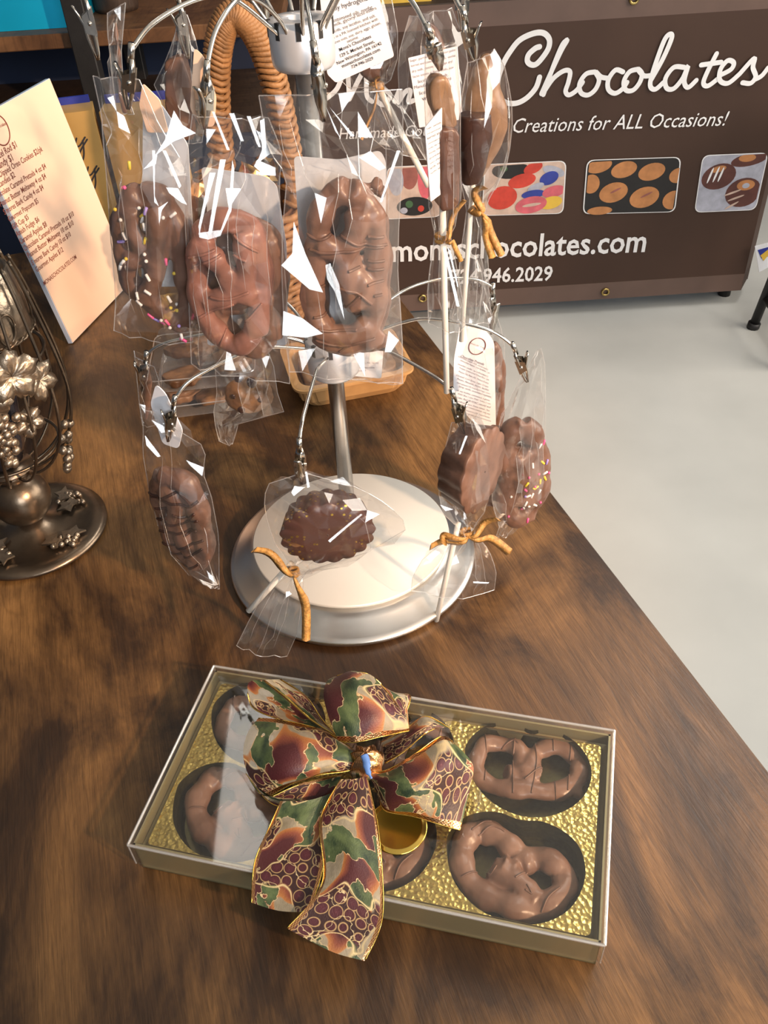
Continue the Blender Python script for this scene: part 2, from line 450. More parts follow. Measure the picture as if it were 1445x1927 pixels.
M['acrylic'] = plain('pale_acrylic', (.55, .62, .75), .2, 0, .04, 20)
M['raffia'] = plain('golden_raffia', (.43, .225, .06), .5, 0, .35, 260, .5, 500)
M['stick'] = plain('paper_stick', (.80, .77, .70), .6, 0, .04, 60)
M['gold_sheet'] = gold_foil('embossed_gold_card', (.74, .55, .17), 300, .42, .27)
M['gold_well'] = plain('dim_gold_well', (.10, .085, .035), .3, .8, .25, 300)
M['gold_board'] = plain('champagne_gold_board', (.34, .29, .16), .36, .55, .06, 12)
M['gold_seal'] = plain('gold_seal_foil', (.90, .62, .14), .2, 1, .03, 20)
M['gold_card'] = plain('gold_gift_card', (.60, .37, .12), .4, .3, .12, 9)
M['ribbon'] = ribbon_mat()
M['blue_tie'] = plain('blue_tie', (.10, .22, .55), .4, 0, .2, 100)
M['bronze'] = plain('antique_bronze', (.16, .12, .085), .30, .9, .35, 25, .15, 90)
M['bronze_pale'] = plain('worn_bronze', (.34, .27, .20), .33, .9, .3, 60, .3, 220)
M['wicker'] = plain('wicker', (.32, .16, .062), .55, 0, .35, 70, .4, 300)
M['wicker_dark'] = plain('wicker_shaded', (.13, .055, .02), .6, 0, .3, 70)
M['gold_wrap'] = gold_foil('gold_wrap', (.75, .45, .15), 60, .9, .2)
M['banner'] = plain('brown_vinyl_banner', (.058, .030, .020), .55, 0, .14, 3, .04, 10, .3)
M['banner_hem'] = plain('banner_hem', (.125, .075, .058), .45, 0, .1, 10)
M['white_ink'] = plain('white_print', (.82, .80, .80), .5, 0, .03, 30)
M['brass'] = plain('brass_grommet', (.45, .33, .12), .3, 1, .1, 60)
M['cyan'] = plain('cyan_plastic', (.0, .36, .62), .4, 0, .08, 5)
M['blue_box'] = plain('royal_blue_card', (.02, .035, .30), .5, 0, .1, 20)
M['yellow'] = plain('yellow_card', (.75, .48, .06), .5, 0, .1, 20)
M['kraft'] = plain('kraft_tray', (.50, .28, .11), .6, 0, .12, 40)
M['bark'] = choc('nut_bark', (.06, .028, .015), (.28, .14, .06), .4, 30)
M['glass_dark'] = plain('dark_bottle_glass', (.012, .013, .02), .06, 0, .2, 10, 0, 100, .8)
for k, c in dict(s_white=(.8, .78, .76), s_pink=(.75, .10, .28), s_yellow=(.75, .55, .05), s_purple=(.32, .24, .62)).items():
    M[k] = plain('sprinkle_' + k[2:], c, .4, 0, .05, 50)
for k, c in dict(p_black=(.012, .010, .010), p_cookie=(.48, .20, .07), p_red=(.55, .05, .03), p_rose=(.62, .12, .15), p_blue=(.03, .05, .30), p_grey=(.40, .40, .47), p_peach=(.58, .42, .34), p_pots=(.30, .10, .08), p_choc=(.10, .030, .022), p_green=(.05, .12, .05)).items():
    M[k] = plain('print_' + k[2:], c, .5, 0, .18, 40)

# ------------------------------------------------------------------ generic builders
_tm = {}
def text2d(body, italic=0.0, bold=0.0):
    'text as 2D triangles, cap height about 1, starting at x = 0'
    key = (body, italic, bold)
    if key in _tm: return _tm[key]
    cu = bpy.data.curves.new('tmp', 'FONT'); cu.body = body; cu.size = 1.0; cu.shear = italic; cu.offset = bold
    cu.resolution_u = 2
    o = bpy.data.objects.new('tmp', cu); COL.objects.link(o)
    dg = bpy.context.evaluated_depsgraph_get(); dg.update()
    me = bpy.data.meshes.new_from_object(o.evaluated_get(dg))
    vs = [(v.co.x, v.co.y) for v in me.vertices]; fs = [tuple(p.vertices) for p in me.polygons]
    bpy.data.objects.remove(o); bpy.data.curves.remove(cu); bpy.data.meshes.remove(me)
    x0 = min(v[0] for v in vs); x1 = max(v[0] for v in vs)
    vs = [(x - x0, y) for x, y in vs]
    _tm[key] = (vs, fs, x1 - x0); return _tm[key]
def write(mb, fr, body, p0, p1, n, mi=0, italic=0, bold=0, hscale=1.0, align=None):
    'text along the baseline from pixel p0 to pixel p1, or at the size given by align = (u0, v0, width, du, dv)'
    vs, fs, w = text2d(body, italic, bold)
    if align is None:
        a = Vector(fr.px(*p0)); b = Vector(fr.px(*p1))
        d = b - a; s = d.length / w; ex = d.normalized()
    else:
        a, ex, s = align
    ey = Vector((-ex.y, ex.x))
    mb.add([fr.pt(*(a + ex * (x * s) + ey * (y * s * hscale)), n) for x, y in vs], fs, mi)
def stroke(mb, fr, pts, wpx, n, mi=0, res=None, ortho=None):
    'flat ribbon stroke through pixel points with round ends'
    p = [Vector(fr.px(*q)) for q in pts]
    w = wpx * pxm(fr.O) / 2
    q = spline(p, res or max(2, (len(p) - 1) * 7)) if len(p) > 2 else p
    vs = []; fs = []; n0 = n
    for i, c in enumerate(q):
        n = n0 + i * 6e-6
        t = q[min(i + 1, len(q) - 1)] - q[max(i - 1, 0)]
        if t.length < 1e-9: t = Vector((1, 0))
        t.normalize(); o = Vector((-t.y, t.x)) * w
        vs += [fr.pt(*(c + o), n), fr.pt(*(c - o), n)]
    for i in range(len(q) - 1): fs.append((2 * i, 2 * i + 1, 2 * i + 3, 2 * i + 2))
    mb.add(vs, fs, mi)
    for c, n in ((q[0], n0 - 3e-6), (q[-1], n + 6e-6)):
        mb.add([fr.pt(c.x + w * math.cos(a * math.pi / 5), c.y + w * math.sin(a * math.pi / 5), n) for a in range(10)], [tuple(range(10))], mi)
def disc(mb, fr, c, rx, ry, n, mi=0, rot=0, seg=28):
    u, v = fr.px(*c); k = pxm(fr.O); a0 = math.radians(rot)
    vs = []
    for i in range(seg):
        a = 2 * math.pi * i / seg; x, y = rx * k * math.cos(a), ry * k * math.sin(a)
        vs.append(fr.pt(u + x * math.cos(a0) - y * math.sin(a0), v + x * math.sin(a0) + y * math.cos(a0), n))
    mb.add(vs, [tuple(range(seg))], mi)
def rrect(pts, r, seg=5):
    'rounded polygon from corner points (2D)'
    out = []; n = len(pts); pts = [Vector(p) for p in pts]
    for i in range(n):
        p = pts[i]; a = (pts[i - 1] - p); b = (pts[(i + 1) % n] - p)
        ra = min(r, a.length * .45, b.length * .45)
        A = p + a.normalized() * ra; B = p + b.normalized() * ra
        for k in range(seg + 1):
            t = k / seg; out.append(A * (1 - t) ** 2 + p * (2 * t * (1 - t)) + B * t * t)
    return out

def remesh(mb, voxel, smooth=4, disp=0.0, dscale=.02, name='tmp'):
    me = bpy.data.meshes.new(name); me.from_pydata(mb.v, [], mb.f); me.update()
    o = bpy.data.objects.new('tmp', me); COL.objects.link(o)
    r = o.modifiers.new('r', 'REMESH'); r.mode = 'VOXEL'; r.voxel_size = voxel
    if smooth:
        sm = o.modifiers.new('s', 'SMOOTH'); sm.iterations = smooth; sm.factor = .6
    dg = bpy.context.evaluated_depsgraph_get(); dg.update()
    out = bpy.data.meshes.new_from_object(o.evaluated_get(dg))
    bpy.data.objects.remove(o); bpy.data.meshes.remove(me)
    if disp:
        out.update(); nr = [v.normal.copy() for v in out.vertices]
        for v, n in zip(out.vertices, nr):
            p = v.co / dscale
            v.co += n * (disp * (noise.noise(p) + .5 * noise.noise(p * 2.3)))
    out.polygons.foreach_set('use_smooth', [True] * len(out.polygons))
    out.update(); out.name = name
    return out

def pretzel_mesh(fr, strands, voxel=.0014, disp=.0009, flatness=.85, fill=None, fat=1.32):
    'strands: (pixel points, radius in pixels, lift in metres)'
    mb = MB(); k = pxm(fr.O) * fat
    for st in strands:
        pts, r = st[0], st[1] * k; lift = st[2] if len(st) > 2 else 0
        uv = spline([fr.px(*p) for p in pts], len(pts) * 6)
        q = []
        for i, p in enumerate(uv):
            q.append(fr.pt(p.x, p.y, lift + .0012 * math.sin(i * .37 + len(pts))))
        rr = [r * (1 + .10 * math.sin(i * .61 + r * 4000)) for i in range(len(q))]
        mb.tube(q, rr, 12, flatn=fr.N, sq=flatness)
    return remesh(mb, voxel, 5, disp, .012, 'pretzel')

def bvh_of(me, off=V(0, 0, 0)):
    return BVHTree.FromPolygons([v.co + off for v in me.vertices], [tuple(p.vertices) for p in me.polygons])
def drop(bvh, fr, x, y, h=.08, dflt=None):
    u, v = fr.px(x, y); o = fr.pt(u, v, h)
    loc, nr, i, d = bvh.ray_cast(o, -fr.N, 2 * h)
    if loc is None: return None, None
    return loc, nr
def drizzle(bvh, fr, lines, r, lift=.0003):
    mb = MB()
    for ln in lines:
        seg = []
        for p in spline(ln, max(8, len(ln) * 8)):
            loc, nr = drop(bvh, fr, p.x, p.y)
            if loc is None:
                if len(seg) > 2: mb.tube(spline(seg, len(seg) * 2), r, 6)
                seg = []
            else: seg.append(loc + fr.N * lift)
        if len(seg) > 2: mb.tube(seg, r, 6)
    return mb
_spr = {}
def sprinkle(bvh, fr, x, y, col, ang, parent, dot=False):
    loc, nr = drop(bvh, fr, x, y)
    if loc is None: loc = fr.P(x, y, .006); nr = fr.N
    key = (col, dot)
    if key not in _spr:
        m = MB()
        if dot: m.sphere((0, 0, 0), .0013, 8)
        else:
            m.tube([(-.0026, 0, 0), (-.0023, 0, 0), (.0023, 0, 0), (.0026, 0, 0)], [.0005, .00105, .00105, .0005], 7)
        me = bpy.data.meshes.new('sprinkle'); me.from_pydata(m.v, [], m.f); me.materials.append(M[col])
        me.polygons.foreach_set('use_smooth', [True] * len(me.polygons)); _spr[key] = me
    o = bpy.data.objects.new('sprinkle', _spr[key]); COL.objects.link(o)
    o.parent = parent
    zz = nr.normalized(); a = math.radians(ang)
    xx = fr.X * math.cos(a) + fr.Y * math.sin(a); xx = (xx - zz * xx.dot(zz)).normalized(); yy = zz.cross(xx)
    R = Matrix((xx, yy, zz)).transposed().to_4x4()
    o.matrix_local = Matrix.Translation(loc + zz * .0004 - Vector(parent['_org'])) @ R
    return o

WIN = V(1.0, -2.3, 1.9)
def bag(fr, rows, parent, thick, seed=0, nu=9, nv=14, wr=.0026, name='cellophane_bag', glint_flaps=()):
    'two crumpled sheets between left/right pixel edges (rows top to bottom); thick = depth per row'
    rnd = random.Random(seed)
    Ls = [Vector(fr.px(r[0], r[1])) for r in rows]; Rs = [Vector(fr.px(r[2], r[3])) for r in rows]
    nr = len(rows)
    th = thick if isinstance(thick, (list, tuple)) else [thick] * nr
    def samp(a, t):
        x = t * (nr - 1); k = min(int(x), nr - 2); return a[k] * (1 - (x - k)) + a[k + 1] * (x - k)
    mb = MB(); edge = []
    colw = [rnd.uniform(-1, 1) for _ in range(nu + 1)]; colp = [rnd.uniform(0, 6) for _ in range(nu + 1)]
    for side in (1, -1):
        g = []
        for j in range(nv + 1):
            t = j / nv; l, r, d = samp(Ls, t), samp(Rs, t), samp(th, t)
            row = []
            for i in range(nu + 1):
                s = i / nu
                p = l.lerp(r, s)
                n = side * d * (1 - abs(2 * s - 1) ** 2.2)
                if 0 < i < nu:
                    n += wr * (1.7 * colw[i] * math.sin(t * 5 + colp[i]) + .75 * rnd.uniform(-1, 1))
                    if 0 < j < nv: p = p + Vector((rnd.uniform(-.28, .28) * (r - l).length / nu, rnd.uniform(-.3, .3) * .012))
                else:
                    if side == 1: n += 0
                row.append(fr.pt(p.x, p.y, n))
            g.append(row)
        vs = sum(g, []); fs = []
        for j in range(nv):
            for i in range(nu):
                a, b, c, d_ = j * (nu + 1) + i, j * (nu + 1) + i + 1, (j + 1) * (nu + 1) + i + 1, (j + 1) * (nu + 1) + i
                if rnd.random() < .5: fs += [(a, b, c), (a, c, d_)]
                else: fs += [(a, b, d_), (b, c, d_)]
        mb.add(vs, fs, 0)
        if side == 1:
            edge = [[r[0] for r in g], [r[-1] for r in g], g[0], g[-1]]
            for i in range(1, nu):                       # sharp creases running down the film
                a = rnd.randint(0, nv - 4); b = min(nv, a + rnd.randint(3, max(4, nv // 2)))
                mb.tube([g[j][i] + fr.N * .0002 for j in range(a, b + 1)], [.00005] + [.00022] * (b - a - 1) + [.00005], 4, 1)
    for e in edge:
        mb.tube(e, .00035, 5, 1)
    # flat film flaps added as glints, angled to mirror the shop window
    for fo in glint_flaps:
        cx = sum(p[0] for p in fo) / len(fo); cy = sum(p[1] for p in fo) / len(fo)
        c = fr.P(cx, cy, max(th) + .004)
        h = ((CAM - c).normalized() + (WIN - c).normalized()).normalized()
        pl = Fr(c, N=h)
        uv_ = [Vector(pl.px(*p)) for p in fo]; cu = sum(uv_, Vector((0, 0))) / len(uv_); bend = rnd.uniform(3.0, 7.0)
        out = []
        for i, p in enumerate(uv_):                      # finer outline, gently curled across
            nx = uv_[(i + 1) % len(uv_)]
            out += [p.lerp(nx, t_ / 4) for t_ in range(4)]
        tmp = MB(); tmp.prism(pl, out, 0, 0)
        vv = []
        for w in tmp.v:
            du = (w - c).dot(pl.X) - cu.x; dv = (w - c).dot(pl.Y) - cu.y
            vv.append(w + h * (bend * du * du * .5 - .6 * dv * dv))
        mb.add(vv, tmp.f, 0)
    return mb.build(name, [M['film'], M['film_edge']], parent, smooth=False)

def raffia(parent, fr, knot, ends, wpx=9, name='raffia_tie', n=.006, ring=9):
    mb = MB(); k = pxm(fr.O)
    c = fr.px(*knot)
    # ring round the neck
    r = ring * k
    for dz in (-.0016, .0016):
        mb.tube([fr.pt(c[0] + r * math.cos(a * math.pi / 8), c[1] + dz, r * .8 * math.sin(a * math.pi / 8)) for a in range(16)], .0016, 6, closed=True, flatn=None)
    for e in ends:
        pts = [Vector(fr.px(*p)) for p in [knot] + list(e)]
        q = spline(pts, 16); vs = []; fs = []
        for i, p in enumerate(q):
            t = q[min(i + 1, 15)] - q[max(i - 1, 0)]; t.normalize(); o = Vector((-t.y, t.x))
            w = wpx * k * (.25 + .75 * min(1, i / 6)) / 2
            nn = n + .004 * math.sin(i * .5)
            vs += [fr.pt(*(p + o * w), nn), fr.pt(*p, nn + w * .5), fr.pt(*(p - o * w), nn), fr.pt(*p, nn - .0006)]
        for i in range(15):
            for a, b in ((0, 1), (1, 2), (2, 3), (3, 0)): fs.append((i * 4 + a, i * 4 + b, i * 4 + 4 + b, i * 4 + 4 + a))
        fs += [(0, 1, 2, 3), (63, 62, 61, 60)]
        mb.add(vs, fs)
    mb.sphere(fr.pt(c[0] + r * .4, c[1], r * .8), .0032, 8)
    return mb.build(name, M['raffia'], parent)
def stick(parent, fr, p0, p1, wpx=12, n=0, col='stick'):
    a, b = fr.P(*p0, n), fr.P(*p1, n); mb = MB()
    mb.tube([a, a.lerp(b, .5), b], wpx * pxm(fr.O) / 2, 14)
    return mb.build('lollipop_stick', M[col], parent)

# ------------------------------------------------------------------ setting
m = MB(); m.box((0.3, 1.2, -.02), (7, 7.6, .04)); struct(m.build('floor', M['floor'], smooth=False))
m = MB(); m.box((0.3, 4.0, 1.45), (7, .1, 2.9)); struct(m.build('wall_back', M['navy'], smooth=False))
m = MB(); m.box((0.3, 1.2, 2.93), (7, 7.6, .04)); struct(m.build('ceiling', M['ceiling'], smooth=False))

# ------------------------------------------------------------------ main table
ed = (atz(752, 560, TZ) - atz(1445, 1450, TZ)); ed.z = 0; ed.normalize()       # along the right edge, away
pn = V(-ed.y, ed.x, 0)                                                         # to the left
e0 = atz(1445, 1450, TZ)
farc = atz(40, 475, TZ)
dist_far = (farc - e0).dot(ed)
TLEN, TWID = dist_far + 1.0, 1.05
tcen = e0 + ed * (dist_far - TLEN / 2) + pn * (TWID / 2)
troot = thing('table', 'rustic brown wood table carrying the display stand and the gift box', 'table', (tcen.x, tcen.y, 0))
trot = math.atan2(ed.y, ed.x) - math.pi / 2
troot.rotation_euler = (0, 0, trot)
m = MB(); m.box((0, 0, TZ - .0125), (TWID, TLEN, .025), bev=.0015)
troot['_org'] = V(0, 0, 0)
m.build('table_top', M['table_wood'], troot, smooth=False)
for sx in (-1, 1):
    for sy in (-1, 1):
        m = MB(); m.box((sx * (TWID / 2 - .05), sy * (TLEN / 2 - .05), (TZ - .025) / 2), (.04, .04, TZ - .025), bev=.003)
        m.build('leg', M['black_metal'], troot, smooth=False)
m = MB()
for sx in (-1, 1): m.box((sx * (TWID / 2 - .05), 0, TZ - .05), (.03, TLEN - .14, .04))
for sy in (-1, 1): m.box((0, sy * (TLEN / 2 - .05), TZ - .05), (TWID - .14, .03, .04))
m.build('apron_frame', M['black_metal'], troot, smooth=False)

# ------------------------------------------------------------------ banner table, banner, stool
YB = 2.47
fb = Fr((0.6, YB, .4), -90)
x0b, x1b = aty(560, 200, YB).x, aty(1392, 545, YB).x
zb0 = aty(1140, 560, YB).z; zb1 = aty(760, 12, YB).z
ft = thing('folding_table', 'table with black legs hidden behind the brown banner', 'table', ((x0b + x1b) / 2, YB + .36, 0))
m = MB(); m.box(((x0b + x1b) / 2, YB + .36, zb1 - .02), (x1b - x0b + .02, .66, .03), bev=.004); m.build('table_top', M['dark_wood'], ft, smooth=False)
for px_ in (x0b + .05, x1b - .02):
    for py_ in (YB + .06, YB + .62):
        m = MB(); m.tube([(px_, py_, 0), (px_, py_, zb1 - .035)], .019, 12); m.build('leg', M['black_metal'], ft)
bn = thing('banner', 'brown vinyl shop banner with white lettering hanging in front of a table', 'banner', ((x0b + x1b) / 2, YB, zb0))
m = MB()
nxs, nzs = 60, 8
def banner_y(x): 
    t = (x - x0b) / (x1b - x0b)
    return YB - .008 - .006 * math.sin(t * 9) * (1 if t < .93 else .3)
hem = .055
zs = [zb0, zb0 + hem] + [zb0 + hem + (zb1 - zb0 - 2 * hem) * k / nzs for k in range(1, nzs)] + [zb1 - hem, zb1]
xs = [x0b + (x1b - x0b) * i / nxs for i in range(nxs + 1)]
vs = [(x, YB - .008, z) for z in zs for x in xs]
for j in range(len(zs) - 1):
    pass
fs = []; mi = []
for j in range(len(zs) - 1):
    fj = [(j * (nxs + 1) + i, j * (nxs + 1) + i + 1, (j + 1) * (nxs + 1) + i + 1, (j + 1) * (nxs + 1) + i) for i in range(nxs)]
    m.add(vs, fj, 1 if j in (0, len(zs) - 2) else 0)
# return of the banner round the table's right end, and its thickness
rb = [(x1b, YB - .008), (x1b + .045, YB + .06), (x1b + .10, YB + .35), (x1b + .10, YB + .66)]
for (xa, ya), (xb_, yb_) in zip(rb, rb[1:]):
    m.add([(xa, ya, zb0), (xb_, yb_, zb0 + .01), (xb_, yb_, zb1), (xa, ya, zb1)], [(0, 1, 2, 3)], 0)
    m.add([(xa, ya, zb0 - .0), (xb_, yb_, zb0 + .01), (xb_, yb_, zb0 + hem + .01), (xa, ya, zb0 + hem)], [(0, 1, 2, 3)], 1)
m.add([(x0b, YB - .005, zb0), (x1b, YB - .005, zb0), (x1b, YB - .005, zb1), (x0b, YB - .005, zb1)], [(3, 2, 1, 0)], 0)
m.build('vinyl_sheet', [M['banner'], M['banner_hem']], bn, smooth=False)
fbn = Fr((0.6, YB - .010, .4), -90)
def c3(l): return [(700 + x / 1.9396, y / 1.9396) for x, y in l]
m = MB()
STR = [
    [(1015, 88), (1007, 91), (995, 102), (992, 114), (998, 121), (1008, 121), (1020, 109), (1032, 90), (1033, 73), (1022, 62), (1003, 63), (978, 75), (961, 95), (947, 119), (937, 150), (938, 178), (950, 192), (971, 194), (991, 184), (1008, 165), (1015, 145)],
    c3([(618, 342), (650, 270), (690, 185), (710, 150), (708, 148), (692, 168), (660, 245), (625, 345)]),
    c3([(630, 330), (662, 285), (700, 258), (722, 262), (716, 300), (706, 332), (718, 346), (745, 330), (768, 300)]),
    c3([(812, 262), (780, 270), (757, 305), (762, 338), (788, 346), (815, 325), (828, 290), (815, 262), (835, 280), (860, 285)]),
    c3([(915, 262), (888, 255), (862, 290), (862, 325), (885, 340), (912, 325), (930, 300)]),
    c3([(968, 252), (938, 262), (918, 298), (926, 328), (952, 328), (976, 300), (984, 268), (968, 250), (990, 275), (1015, 275)]),
    c3([(1018, 290), (1060, 215), (1092, 140), (1086, 124), (1064, 150), (1026, 255), (1014, 310), (1032, 325), (1062, 300)]),
    c3([(1138, 245), (1100, 245), (1070, 285), (1074, 320), (1100, 322), (1132, 285), (1152, 240), (1138, 295), (1152, 318), (1182, 292)]),
    c3([(1256, 195), (1222, 262), (1208, 302), (1225, 312), (1262, 285)]), c3([(1200, 236), (1272, 226)]),
    c3([(1265, 275), (1308, 252), (1318, 228), (1296, 220), (1270, 252), (1268, 292), (1298, 302), (1340, 268)]),
    c3([(1340, 268), (1392, 212), (1388, 245), (1398, 278), (1380, 302), (1350, 300)]), c3([(1392, 290), (1420, 275), (1443, 246)]),
    # the half hidden first word
    [(612, 186), (634, 166), (652, 128), (657, 186)], [(657, 186), (686, 132), (690, 178), (700, 190)],
    [(716, 168), (708, 186), (722, 196), (734, 178), (720, 166)], [(742, 190), (752, 168), (748, 192), (762, 172), (772, 170), (768, 190), (778, 188)],
    [(800, 166), (788, 180), (794, 190), (806, 176), (804, 190)]]
for i_, s_ in enumerate(STR):
    if i_ == 13: m.build('lettering', M['white_ink'], bn, smooth=False); m = MB()
    stroke(m, fbn, s_, 9.0 if s_ is STR[0] else 8.0, .0006 + i_ * .0003)
m.build('lettering', M['white_ink'], bn, smooth=False); m = MB()
write(m, fbn, 'Creations for ALL Occasions!', (965, 250), (1367, 236), .0006, italic=.25, hscale=1.12)
m.build('lettering', M['white_ink'], bn, smooth=False); m = MB()
write(m, fbn, 'Handmade Gourmet', (638, 262), (862, 253), .0006, italic=.25, hscale=1.1)
m.build('lettering', M['white_ink'], bn, smooth=False); m = MB()
write(m, fbn, 'monaschocolates.com', (738, 492), (1213, 473), .0006, bold=.018, hscale=1.15)
m.build('lettering', M['white_ink'], bn, smooth=False); m = MB()
write(m, fbn, '724.946.2029', (848, 534), (1038, 527), .0006, bold=.018, hscale=1.15)
m.build('lettering', M['white_ink'], bn, smooth=False)
def panel(corners, blobs, bg):
    poly = rrect([fbn.px(*c) for c in corners], 14 * pxm(fbn.O)); m = MB()
    m.prism(fbn, poly, 0, .0008, 0)
    c = sum(poly, Vector((0, 0))) / len(poly)
    inner = [c + (p - c) * .975 for p in poly]
    m.prism(fbn, inner, .0008, .0010, 1)
    mats = [M['white_ink'], M[bg]]; keys = [None, bg]
    ip = [Vector(p) for p in inner]
    n = .0011
    for (x, y, rx, ry, rot, k) in blobs:
        if k not in keys: keys.append(k); mats.append(M[k])
        # clip the ellipse to the panel by pulling stray points in
        u, v = fbn.px(x, y); kk = pxm(fbn.O); a0 = math.radians(rot); vs = []
        cx = [p.x for p in ip]; cy = [p.y for p in ip]
        for i in range(24):
            a = 2 * math.pi * i / 24; ex, ey = rx * kk * math.cos(a), ry * kk * math.sin(a)
            X = u + ex * math.cos(a0) - ey * math.sin(a0); Y = v + ex * math.sin(a0) + ey * math.cos(a0)
            vs.append(fbn.pt(min(max(X, min(cx) + .004), max(cx) - .004), min(max(Y, min(cy) + .004), max(cy) - .004), n))
        m.add(vs, [tuple(range(24))], keys.index(k)); n += .00012
    return m.build('printed_photo', mats, bn, smooth=False)
panel([(728, 314), (836, 309), (830, 408), (722, 413)], [(770, 330, 16, 26, 0, 'p_pots'), (800, 340, 14, 34, 0, 'p_rose'), (745, 340, 14, 28, 0, 'p_grey'), (780, 388, 34, 18, 0, 'p_black'), (770, 384, 7, 7, 0, 'p_green'), (792, 392, 6, 6, 0, 'p_red'), (760, 396, 7, 6, 0, 'p_grey')], 'p_peach')
panel([(912, 309), (1066, 302), (1060, 402), (906, 406)], [(960, 320, 34, 16, 0, 'p_black'), (948, 318, 7, 5, 0, 'p_green'), (1003, 316, 18, 10, 20, 'p_red'), (1042, 322, 22, 9, -20, 'p_grey'), (982, 340, 26, 13, 10, 'p_red'), (1033, 335, 18, 12, 20, 'p_blue'), (1008, 352, 16, 7, 20, 'p_grey'), (945, 372, 28, 22, 10, 'p_red'), (1003, 365, 22, 8, 5, 'p_blue'), (1042, 360, 22, 11, 10, 'p_rose'), (1036, 381, 22, 12, 10, 'yellow'), (999, 385, 30, 16, 8, 'p_rose'), (1000, 385, 18, 3, 6, 'p_peach')], 'p_peach')
panel([(1104, 301), (1282, 295), (1270, 399), (1096, 403)], [(1127, 312, 24, 13, 10, 'p_cookie'), (1174, 319, 24, 15, 10, 'p_cookie'), (1226, 323, 25, 16, 10, 'p_cookie'), (1275, 330, 16, 14, 10, 'p_cookie'), (1112, 346, 16, 18, 10, 'p_cookie'), (1154, 362, 27, 19, 10, 'p_cookie'), (1212, 371, 28, 20, 10, 'p_cookie'), (1266, 376, 20, 18, 10, 'p_cookie'), (1128, 396, 24, 8, 0, 'p_cookie'), (1216, 366, 12, 2, 25, 'p_pots'), (1158, 358, 11, 2, 25, 'p_pots')], 'p_black')
panel([(1322, 292), (1446, 287), (1422, 395), (1306, 400)], [(1410, 300, 34, 12, 8, 'p_choc'), (1406, 297, 16, 7, 0, 'p_cookie'), (1352, 332, 32, 24, 10, 'p_choc'), (1352, 318, 14, 6, 10, 'p_cookie'), (1398, 362, 34, 28, 0, 'p_choc'), (1403, 348, 17, 10, 0, 'p_cookie'), (1403, 349, 7, 5, 0, 'p_grey'), (1336, 330, 2, 15, -14, 'white_ink'), (1347, 328, 2, 15, -14, 'white_ink'), (1356, 328, 2, 14, -14, 'white_ink'), (1378, 362, 16, 2, 18, 'p_peach'), (1384, 372, 16, 2, 18, 'p_peach'), (1376, 386, 14, 2, 30, 'p_peach')], 'p_grey')
for g in ((1139, 549), (795, 561), (1193, -2)):
    u, v = fbn.px(*g); m = MB()
    m.tube([fbn.pt(u + .010 * math.cos(a * math.pi / 8), v + .010 * math.sin(a * math.pi / 8), .002) for a in range(16)], .0035, 8, closed=True)
    m.build('grommet', M['brass'], bn)
m = MB(); q = aty(752, 2, YB + .10)
m.box((q.x, YB + .12, zb1 + .035), (.16, .10, .08)); bx = m.build('box', M['yellow'], smooth=False)
tag(recenter(bx), 'yellow box at the top edge of the frame on the table above the banner', 'box')
m = MB(); m.box((q.x - .12, YB + .12, zb1 + .03), (.07, .09, .07)); bx = m.build('box', M['blue_box'], smooth=False)
tag(recenter(bx), 'dark blue box beside the yellow box above the banner', 'box')

# stool at the right edge
fl = atz(1416, 617, 0)
st = thing('stool', 'black metal stool with round leg standing at the right edge of the photo', 'stool', (fl.x + .16, fl.y - .12, 0))
ctr = V(fl.x + .16, fl.y - .12, .60)
tops = []
for (dx, dy) in ((-1, -1), (1, -1), (1, 1), (-1, 1)):
    m = MB(); a = V(ctr.x + dx * .16, ctr.y + dy * .12, 0.0); b = V(ctr.x + dx * .10, ctr.y + dy * .08, .60)
    m.tube([a, b], .0135, 12)
    m.tube([a, a + (b - a) * .03], .0185, 12); m.build('leg', M['black_metal'], st)
for h in (.10, ):
    for (d1, d2) in (((-1, -1), (1, -1)), ((1, -1), (1, 1)), ((1, 1), (-1, 1)), ((-1, 1), (-1, -1))):
        t = h / .6
        p = [V(ctr.x + d[0] * (.16 - .06 * t), ctr.y + d[1] * (.12 - .04 * t), h) for d in (d1, d2)]
        m = MB(); m.tube(p, .010, 10); m.build('stretcher', M['black_metal'], st)
m = MB(); m.lathe([(0, .595), (.155, .595), (.165, .605), (.165, .625), (.155, .635), (0, .635)], (ctr.x, ctr.y, 0), 40); m.build('seat', M['black_metal'], st)
# small yellow and blue tag hanging on the banner's right return
ftag = Fr(aty(1436, 485, YB - .03), -90)
m = MB(); m.prism(ftag, [ftag.px(*p) for p in ((1420, 463), (1450, 455), (1450, 500), (1428, 512))], 0, .002, 0)
m.prism(ftag, [ftag.px(*p) for p in ((1425, 470), (1446, 464), (1444, 482), (1432, 486))], .002, .0028, 1)
m.prism(ftag, [ftag.px(*p) for p in ((1430, 480), (1448, 466), (1448, 476), (1436, 490))], .0028, .0034, 2)
tg = m.build('sign_card', [M['paper'], M['blue_box'], M['yellow']], smooth=False)
tag(recenter(tg), 'small white card with yellow and blue print behind the black stool leg', 'sign')

